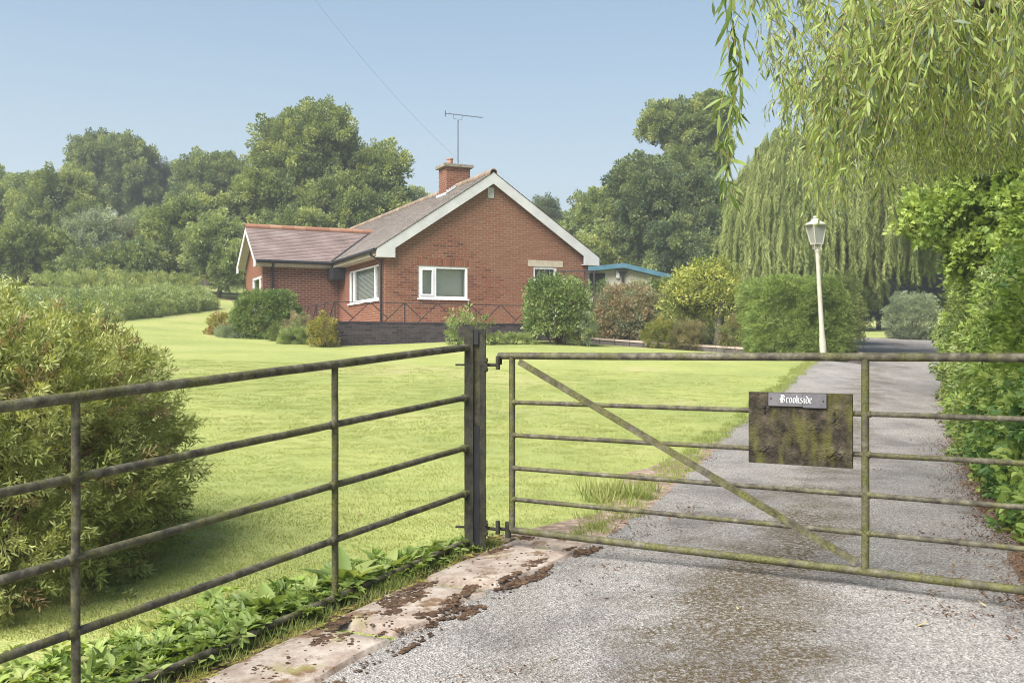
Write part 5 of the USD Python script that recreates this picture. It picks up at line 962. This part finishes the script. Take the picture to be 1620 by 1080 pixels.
shrub('bronze_bush', 'rounded bronze-tinted bush right of the garden frame', 946, 1038, 456, 552, 30.8, ['bronze', 'grey'], 'clip', .30, 2.4, 2.8, 63, .9, rough=.12, split=[.7, .3])
shrub('clipped_hedge', 'large smooth clipped hedge block left of the lamp post', 1188, 1318, 447, 566, 27.4, 'yew', 'clip', .20, 3.0, 10, 64, 1.15, 'hedge', rough=.03, shells=(.88, 1), jitter=.15)
shrub('clipped_hedge', 'clipped rounded hedge end right of the lamp post', 1272, 1338, 458, 560, 29.8, ['yew', 'lime'], 'clip', .20, 2.2, 4.0, 65, 1.2, 'hedge', rough=.04, shells=(.85, 1), jitter=.15, split=[.75, .25])
shrub('round_bush', 'bright rounded bush behind the clipped hedge, under the willow', 1295, 1366, 430, 520, 37, 'lime', 'clip', .28, 1.1, 2.6, 66)
shrub('spreading_shrub', 'pale spreading shrub on the grass beyond the drive bend', 1408, 1482, 466, 526, 50, 'grey', 'shrub', .36, 1.0, 2.4, 67)
shrub('golden_shrub', 'golden shrub at the corner of the terrace wall', 494, 527, 503, 549, 27.0, 'gold', 'shrub', .22, 1.0, 2.2, 68, rough=.35)
shrub('dry_grass_clump', 'straw-coloured plant beside the square clipped bush', 455, 484, 500, 538, 28.8, ['straw', 'pale'], 'fine', .26, .6, 2.0, 69, rough=.35)
shrub('low_plant', 'low light green plants at the foot of the left terrace wall', 440, 500, 524, 546, 28.2, 'hedge_mid', 'fine', .2, .8, 2.0, 70, rough=.3)
shrub('low_plant', 'low bright plant in front of the square clipped bush', 425, 462, 516, 541, 29.3, 'lime', 'fine', .2, .8, 2.0, 71, rough=.3)
shrub('red_gold_shrub', 'reddish gold shrub left of the square clipped bush', 331, 368, 500, 529, 31, ['gold', 'red'], 'shrub', .24, .9, 2.2, 72, rough=.3, split=[.75, .25])
shrub('low_plant', 'silvery low plant beside the reddish gold shrub', 343, 394, 519, 538, 30.2, 'grey', 'fine', .2, .8, 2.0, 73, rough=.3)
shrub('fern', 'feathery light green fern against the terrace wall behind the gate post', 716, 764, 503, 545, 27.2, 'hedge_mid', 'spirea', .42, .8, 2.0, 74, rough=.35)
shrub('grey_plant', 'upright grey-green plant right of the round bush', 905, 938, 490, 546, 27.6, ['grey', 'hedge_mid'], 'fine', .26, .8, 2.2, 75, rough=.3)
shrub('low_plant', 'low green plants along the foot of the terrace wall', 760, 850, 531, 545, 27.6, 'hedge_mid', 'fine', .16, .8, 2.0, 76, rough=.4, depth=.25)
shrub('golden_shrub', 'yellow-green low shrub right of the bronze bush', 1022, 1076, 509, 556, 29.5, ['gold', 'lime'], 'shrub', .24, 1.0, 2.2, 77, rough=.3)
shrub('pink_tinged_shrub', 'small pink-tinged rounded shrub beside the little tree trunk', 1066, 1112, 512, 558, 29.0, 'pink', 'fine', .24, 1.0, 2.3, 78, rough=.2)
shrub('variegated_shrub', 'pale variegated shrub against the clipped hedge', 1144, 1184, 510, 560, 28.4, ['pink', 'hedge_mid'], 'shrub', .24, .8, 2.2, 79, rough=.3)
shrub('green_shrub', 'fresh green shrub behind the bronze bush', 1000, 1078, 440, 530, 36, ['hedge_mid', 'lime'], 'shrub', .32, 1.0, 2.3, 80, rough=.3)
shrub('round_bush', 'small round bush seen through the garden frame', 944, 968, 446, 490, 36, 'box', 'clip', .24, 1.0, 2.4, 81)
shrub('dark_shrub', 'dark shaded shrub behind the little tree', 1040, 1190, 480, 562, 33.5, ['oak', 'pine'], 'shrub', .32, 1.0, 2.3, 82, rough=.3)
tree('ornamental_tree', 'little yellow-leaved tree with a slim straight trunk in the border', [(1118, 462, 58, 28, 30), (1155, 478, 36, 30, 29.6), (1085, 485, 34, 26, 30), (1130, 440, 36, 18, 30.2), (1100, 448, 30, 20, 30.2)], ['acer', 'lime'], 'acer', .42, .75, 83, base_uv=(1135, 29.6), split=[.65, .35], clump=.4, holes=.22)
# right-hand hedge: three lengths
hr = lambda y, o: (float(drive_r(y)) + o, y)
hedge_run('mixed_hedge', 'broad-leaved bright green hedge at the right edge by the gate', hr(4.9, 1.15), hr(11.0, 1.15), 1.9, 2.12, ['laurel', 'ivy'], 'laurel', .21, 1.0, 91, rough=.22, split=[.72, .28])
hedge_run('mixed_hedge', 'middle length of the right hedge with pale feathery growth', hr(10.2, 1.2), hr(18, 1.25), 2.1, 2.25, ['laurel', 'pale', 'lime'], 'shrub', .32, 1.0, 92, rough=.24, split=[.5, .2, .3])
hedge_run('mixed_hedge', 'far length of the right hedge towards the drive bend', hr(17.5, 1.3), hr(30, 1.3), 2.2, 2.4, ['laurel', 'lime'], 'shrub', .42, .8, 93, rough=.22)
hedge_run('ivy_bank', 'dark ivy climbing low on the right hedge near the gate', hr(6.6, .48), hr(12.0, .5), .7, .95, ['ivy', 'laurel'], 'ivy', .20, 1.1, 94, cat='ivy', rough=.3, split=[.75, .25])
# ------------------------------------------------------------------ grass, ground cover, litter
ys_ = np.arange(6.7, 12.5, .12); g_ = np.linspace(0, 1, 12); wl_ = (.10 + .75 * meshkit.fbm(np.stack([ys_ * 1.3, ys_ * 0, ys_ * 0 + 3], -1), 3, 8)) * np.interp(ys_, [6.7, 8.5, 10, 12.5], [1.25, 1.1, .7, .15]); X = drive_l(ys_)[:, None] + .12 - (wl_[:, None] + .1) * g_; Y = np.repeat(ys_[:, None], 12, 1)
v = np.stack([X, Y, H(X, Y) + .012 + .010 * meshkit.fbm(np.stack([X * 9, Y * 9, X * 0], -1), 3, 4) - .014 * (g_ == 1)], -1).reshape(-1, 3); n, m = len(ys_), 12; i, j = np.meshgrid(np.arange(n - 1), np.arange(m - 1), indexing='ij'); a_ = (i * m + j).ravel(); q = np.stack([a_, a_ + m, a_ + m + 1, a_ + 1], -1)
M['bare_earth'] = surf('bare_earth', [(.32, (.09, .06, .042)), (.48, (.19, .135, .10)), (.60, (.27, .21, .165)), (.75, (.36, .30, .24))], 14, detail=9.0, rough=.95, bump=.7)
obj('bare_verge', (v, np.vstack([q[:, [0, 2, 1]], q[:, [0, 3, 2]]])), M['bare_earth'], None, smooth=True, kind='structure', label='worn bare earth between the lawn and the drive behind the gate')
yv = np.arange(3.8, 22, .14); gv = np.linspace(0, 1, 10); X = drive_r(yv)[:, None] + .10 - .40 * meshkit.fbm(np.stack([yv * 1.2, yv * 0, yv * 0 + 7], -1), 3, 2)[:, None] + gv * .95; Y = np.repeat(yv[:, None], 10, 1)
v = np.stack([X, Y, H(X, Y) + .026 + .05 * gv * meshkit.fbm(np.stack([X * 7, Y * 7, X * 0], -1), 3, 4) - .03 * (gv == 0)], -1).reshape(-1, 3); n, m = len(yv), 10; i, j = np.meshgrid(np.arange(n - 1), np.arange(m - 1), indexing='ij'); a_ = (i * m + j).ravel(); q = np.stack([a_, a_ + m, a_ + m + 1, a_ + 1], -1)
M['leaf_mould'] = surf('leaf_mould', [(.32, (.045, .030, .019)), (.46, (.105, .068, .043)), (.56, (.175, .125, .088)), (.64, (.24, .20, .165)), (.75, (.32, .28, .24))], 26, detail=9.0, rough=.95, bump=.9)
obj('hedge_verge', (v, np.vstack([q[:, [0, 2, 1]], q[:, [0, 3, 2]]])), M['leaf_mould'], None, smooth=True, kind='structure', label='brown leaf mould along the foot of the right hedge')
def tuft(n, h, w, seed, rad=.11, lean_=.5):
    r = rnd(seed); P = np.stack([r.uniform(-rad, rad, n), r.uniform(-rad, rad, n), 0 * r.uniform(size=n) - .006], 1); D = N(np.stack([r.normal(size=n) * lean_, r.normal(size=n) * lean_, np.ones(n)], 1)); return place(leaf_flat(.1), P, D, usphere(r, n), h * r.uniform(.5, 1.3, n), w)
def on_drive(x, y, pad=0.0): return (x > drive_l(y) - pad) & (x < drive_r(y) + pad)
r = rnd(5); n = 21000; y = 5.2 + 16 * r.uniform(size=n) ** 1.35; x = r.uniform(-.56, .34, n) * y
sd = (x - FA[0]) * FN[0] + (y - FA[1]) * FN[1]; ok = ~on_drive(x, y, -.05 + .10) & ~((sd > -.02) & (y < 7.0)) & (x < drive_l(y)); bare_ = meshkit.fbm(np.stack([x * .9, y * .9, x * 0], -1), 3, 12); ok &= (bare_ < .60 + .2 * r.uniform(size=n)) | (r.uniform(size=n) < .3)
edge_bare = np.clip((drive_l(y) - x) / 1.1, 0, 1); ok &= r.uniform(size=n) < .25 + .75 * edge_bare
x, y = x[ok], y[ok]; e = N(np.stack([r.normal(size=len(x)), r.normal(size=len(x)), 0 * x], 1)); Rz = frames(e, np.tile([0, 0, 1.0], (len(x), 1)))
scatter('grass', None, [(tuft(34, .017, .0055, k), M['grass']) for k in range(3)] + [(tuft(22, .016, .005, 9), M['straw'])], np.stack([x, y, H(x, y)], -1), Rz, r.uniform(.7, 1.25, len(x)) * (1 + (y > 12) * .3), np.where(r.uniform(size=len(x)) < .10, 3, r.integers(0, 3, len(x))), 'short bright grass blades on the near lawn', 'grass')
# longer grass along the drive edge and under the gate
n = 620; y = r.uniform(6.6, 26, n) ; x = drive_l(y) - r.uniform(0, .35, n) + .08; t9 = r.uniform(-.05, 1.6, 200); x[420:] = FA[0] + FD[0] * t9 * FL - FN[0] * r.uniform(-.12, .10, 200); y[420:] = FA[1] + FD[1] * t9 * FL - FN[1] * r.uniform(-.12, .10, 200); e = usphere(r, n); Rz = frames(N(e * (1, 1, 0)), np.tile([0, 0, 1.0], (n, 1)))
scatter('verge_grass', None, [(tuft(30, .10, .008, 20 + k, .09, .4), M['grass']) for k in range(2)], np.stack([x, y, H(x, y)], -1), Rz, r.uniform(.4, .9, n), r.integers(0, 2, n), 'longer grass along the edge of the drive', 'grass')
n = 15; c = base_at(985, 8.3); x, y = c[0] + r.normal(size=n) * .16, c[1] + r.normal(size=n) * .12; e = usphere(r, n); gt = thing('grass_tuft', 'tall grass tuft beside the drive just beyond the gate', 'grass tuft', c)
scatter('blades', gt, [(tuft(40, .16, .009, 40, .09, .45), M['grass'])], np.stack([x, y, H(x, y)], -1) - c, frames(N(e * (1, 1, 0)), np.tile([0, 0, 1.0], (n, 1))), r.uniform(.6, 1.1, n))
# leafy ground cover along the fence foot
def rosette(n, L, W, seed, leaf):
    r = rnd(seed); ph = np.arange(n) * 2.4 + r.normal(size=n) * .2; t_ = r.uniform(.25, 1.15, n); o = np.stack([np.cos(ph), np.sin(ph), 0 * ph], 1); D = N(o + np.array([0, 0, 1.0]) * t_[:, None]); return place(leaf, o * .015 + np.array([0, 0, .0]), D, N(np.array([0, 0, 1.0]) - o * .2 + r.normal(size=(n, 3)) * .2), L * r.uniform(.6, 1.2, n), W * r.uniform(.7, 1.1, n))
GC = [(rosette(10, .08, .042, k, leaf_broad(.45)), M['dock']) for k in range(3)] + [(rosette(10, .065, .055, 8 + k, leaf_lobed(.4)), M['laurel']) for k in range(2)] + [(rosette(14, .055, .03, 12, leaf_broad(.4)), M['laurel'])]
n = 1700; t_ = r.uniform(-.02, 1.75, n); o = -.04 - np.abs(r.normal(size=n)) * np.interp(t_, [0, .3, 1, 1.75], [.07, .16, .36, .75]) + r.normal(size=n) * .03 + np.interp(t_, [0, .4, 1.75], [.03, .03, -.05]); X, Y = FA[0] + FD[0] * t_ * FL + FN[0] * o, FA[1] + FD[1] * t_ * FL + FN[1] * o
e = usphere(r, n); hgt = r.uniform(0, .09, n) * np.interp(t_, [0, .4, 1.7], [.6, 1, 1.4])
scatter('ground_cover', None, GC, np.stack([X, Y, H(X, Y) + hgt], -1), frames(N(np.stack([e[:, 0], e[:, 1], e[:, 2] * .35], 1)), N(np.array([0, 0, 1.0]) + usphere(r, n) * .25)), r.uniform(.55, 1.2, n), r.choice(6, n, p=[.13, .13, .12, .2, .17, .25]), 'leafy weeds and ivy crowding the foot of the fence', 'weeds')
for k, (t0, o0, s0) in enumerate([(.36, -.16, 1.25), (.24, -.12, 1.0), (.55, -.20, 1.1), (.09, -.06, .8)]):
    p = ground(FA[0] + FD[0] * t0 * FL + FN[0] * o0, FA[1] + FD[1] * t0 * FL + FN[1] * o0); dk = thing('dock_plant', ['largest broad-leaved dock just right of the middle fence upright', 'smaller broad-leaved dock between the middle upright and the gate post', 'broad-leaved dock just left of the middle fence upright', 'small low dock at the foot of the gate post'][k], 'plant', p)
    rr_ = rnd(300 + k)
    for j in range(11):
        ph = j * 2.4 + k; od = np.array([math.cos(ph), math.sin(ph), rr_.uniform(.5, 1.6)]); v, f = place(leaf_broad(.5), np.array([[.01 * math.cos(ph), .01 * math.sin(ph), .02]]), od[None], np.array([[-.3 * math.cos(ph), -.3 * math.sin(ph), 1.0]]), np.array([.22 * s0 * rr_.uniform(.7, 1.15)]), np.array([.085 * s0])); obj('leaf', (v, f), M['dock'], dk, smooth=True)
# moss clumps on the concrete, leaf litter on the drive and under the right hedge
M['moss'] = leaf_mat('brown_moss', (.022, .012, .007), (.055, .030, .016), (.105, .062, .030), trans=.0, nscale=8.0, rough=.95); M['moss_green'] = leaf_mat('green_moss', (.10, .085, .02), (.17, .15, .03), (.24, .21, .05), trans=.0, nscale=8.0, rough=.95)
def clump_(seed):
    m = trimesh.creation.icosphere(2, 1.0); v = np.array(m.vertices); v = v * (1 + .7 * (meshkit.fbm(v * 2.4 + seed * 7, 3, seed) - .5))[:, None] * (1, 1, .24); return v, np.array(m.faces)
n = 15000; s_ = r.uniform(-.4, 3.4, n); w = r.uniform(.10, .78, n); f_ = meshkit.fbm(np.stack([s_ * 4.6, w * 9, s_ * 0], -1), 5, 31) - .10 * np.abs(w - .25); ok = (f_ > .53 + .08 * r.uniform(size=n)) | (r.uniform(size=n) < .02); s_, w, f_ = s_[ok], w[ok], f_[ok]; X, Y = FA[0] + FD[0] * s_ + FN[0] * w, FA[1] + FD[1] * s_ + FN[1] * w
e = usphere(r, len(s_)); s2_ = r.uniform(-.5, 3.5, 3200); w2_ = .04 + r.normal(size=3200) * .055; X2, Y2 = FA[0] + FD[0] * s2_ + FN[0] * w2_, FA[1] + FD[1] * s2_ + FN[1] * w2_; e2 = usphere(r, 3200)
scatter('verge_moss', None, [(clump_(8), M['moss_green']), (clump_(9), M['moss'])], np.stack([X2, Y2, H(X2, Y2) + .008], -1), frames(N(e2 * (1, 1, .1)), np.tile([0, 0, 1.0], (3200, 1))), r.uniform(.008, .022, 3200), (r.uniform(size=3200) < .35).astype(int), 'yellow-green moss along the lawn side of the concrete edging', 'moss')
scatter('moss', None, [(clump_(k), M['moss']) for k in range(2)] + [(clump_(5), M['moss_green'])], np.stack([X, Y, H(X, Y) + np.where(w < .64, .040, .024)], -1), frames(N(e * (1, 1, 0.1)), np.tile([0, 0, 1.0], (len(s_), 1))), r.uniform(.003, .010, len(s_)) * (1 + .6 * (f_ > .60)), np.where((w < .2) & (r.uniform(size=len(s_)) < .5), 2, r.integers(0, 2, len(s_))), 'clumps of brown moss spread over the broken concrete edging', 'moss')
lit = [leaf_flat(.3), leaf_long(.5), leaf_broad(.6)]
def flakes(n, seed): q = rnd(seed); e = usphere(q, n); return place(lit[seed % 3], np.stack([q.normal(size=n) * .05, q.normal(size=n) * .05, q.uniform(.002, .012, n)], 1), N(e * (1, 1, .25)), N(np.array([0, 0, 1.0]) + usphere(q, n) * .35), q.uniform(.008, .030, n), q.uniform(.005, .013, n))
n = 4600; y = 3.6 + 16 * r.uniform(size=n) ** 1.6; k = r.uniform(size=n); edge_r = r.uniform(size=n) < .62; x = np.where(edge_r, drive_r(y) - np.abs(r.normal(size=n)) * .22 + .22, drive_l(y) + (drive_r(y) - drive_l(y)) * k); f_ = meshkit.fbm(np.stack([x * 1.5, y * .8, x * 0], -1), 4, 55); ok = edge_r | (f_ > .56); x, y = x[ok], y[ok]; e = usphere(r, len(x))
scatter('leaf_litter', None, [(flakes(7, k), M['litter']) for k in range(3)], np.stack([x, y, H(x, y) + .028], -1), frames(N(e * (1, 1, 0)), np.tile([0, 0, 1.0], (len(x), 1))), r.uniform(.6, 1.3, len(x)), r.integers(0, 3, len(x)), 'brown leaf litter scattered over the tarmac and under the hedge', 'leaf litter')
M['fallen'] = leaf_mat('fallen_leaf', (.28, .22, .10), (.40, .33, .16), (.50, .43, .24), trans=.1)
for k, (u, v) in enumerate([(1450, 992), (1172, 968), (1003, 846), (870, 1046), (1560, 960), (1290, 1000), (1068, 985)]):
    Y = 6.0
    for _ in range(12): z = float(H((u - 810) / F * Y, Y)) + .03; Y = (CAM_Z - z) * F / (v - HORIZON)
    p = np.array([(u - 810) / F * Y, Y, z + .004]); a = k * 2.1; fl_ = thing('fallen_leaf', ['pale curled fallen leaf on the tarmac at the lower right, largest', 'small tan fallen leaf on the tarmac below the name board', 'small tan fallen leaf on the tarmac just inside the gate hinge', 'fallen leaf on the tarmac near the bottom edge, left of centre', 'fallen leaf beside the litter at the far lower right', 'fallen leaf on the tarmac below the middle gate upright', 'tiny fallen leaf left of the one below the name board'][k], 'leaf', p)
    s0 = [.055, .04, .035, .035, .045, .035, .028][k]; v_, f__ = place(leaf_broad(-.5), np.zeros((1, 3)), np.array([[math.cos(a), math.sin(a), .1]]), np.array([[.1, .2, 1.0]]), np.array([s0]), np.array([s0 * .5])); obj('blade', (v_, f__), M['fallen'], fl_, smooth=True)

# ------------------------------------------------------------------ air
M['haze'] = usdkit.material(stage, LK + 'haze_air', {'v': ('principled_volume', {'color': (.86, .89, .92), 'density': .0014, 'anisotropy': .2})}, [], volume='v.volume')
zs = float(min(H(xs[0], ys[0]), H(xs[-1], ys[0]), -2.0)) - 1.0
obj('haze', MB().box((-240, -120, zs - 1), (240, 240, 42)), M['haze'], None, kind='stuff', label='thin pale haze filling the air over the garden and woods', cat='haze')
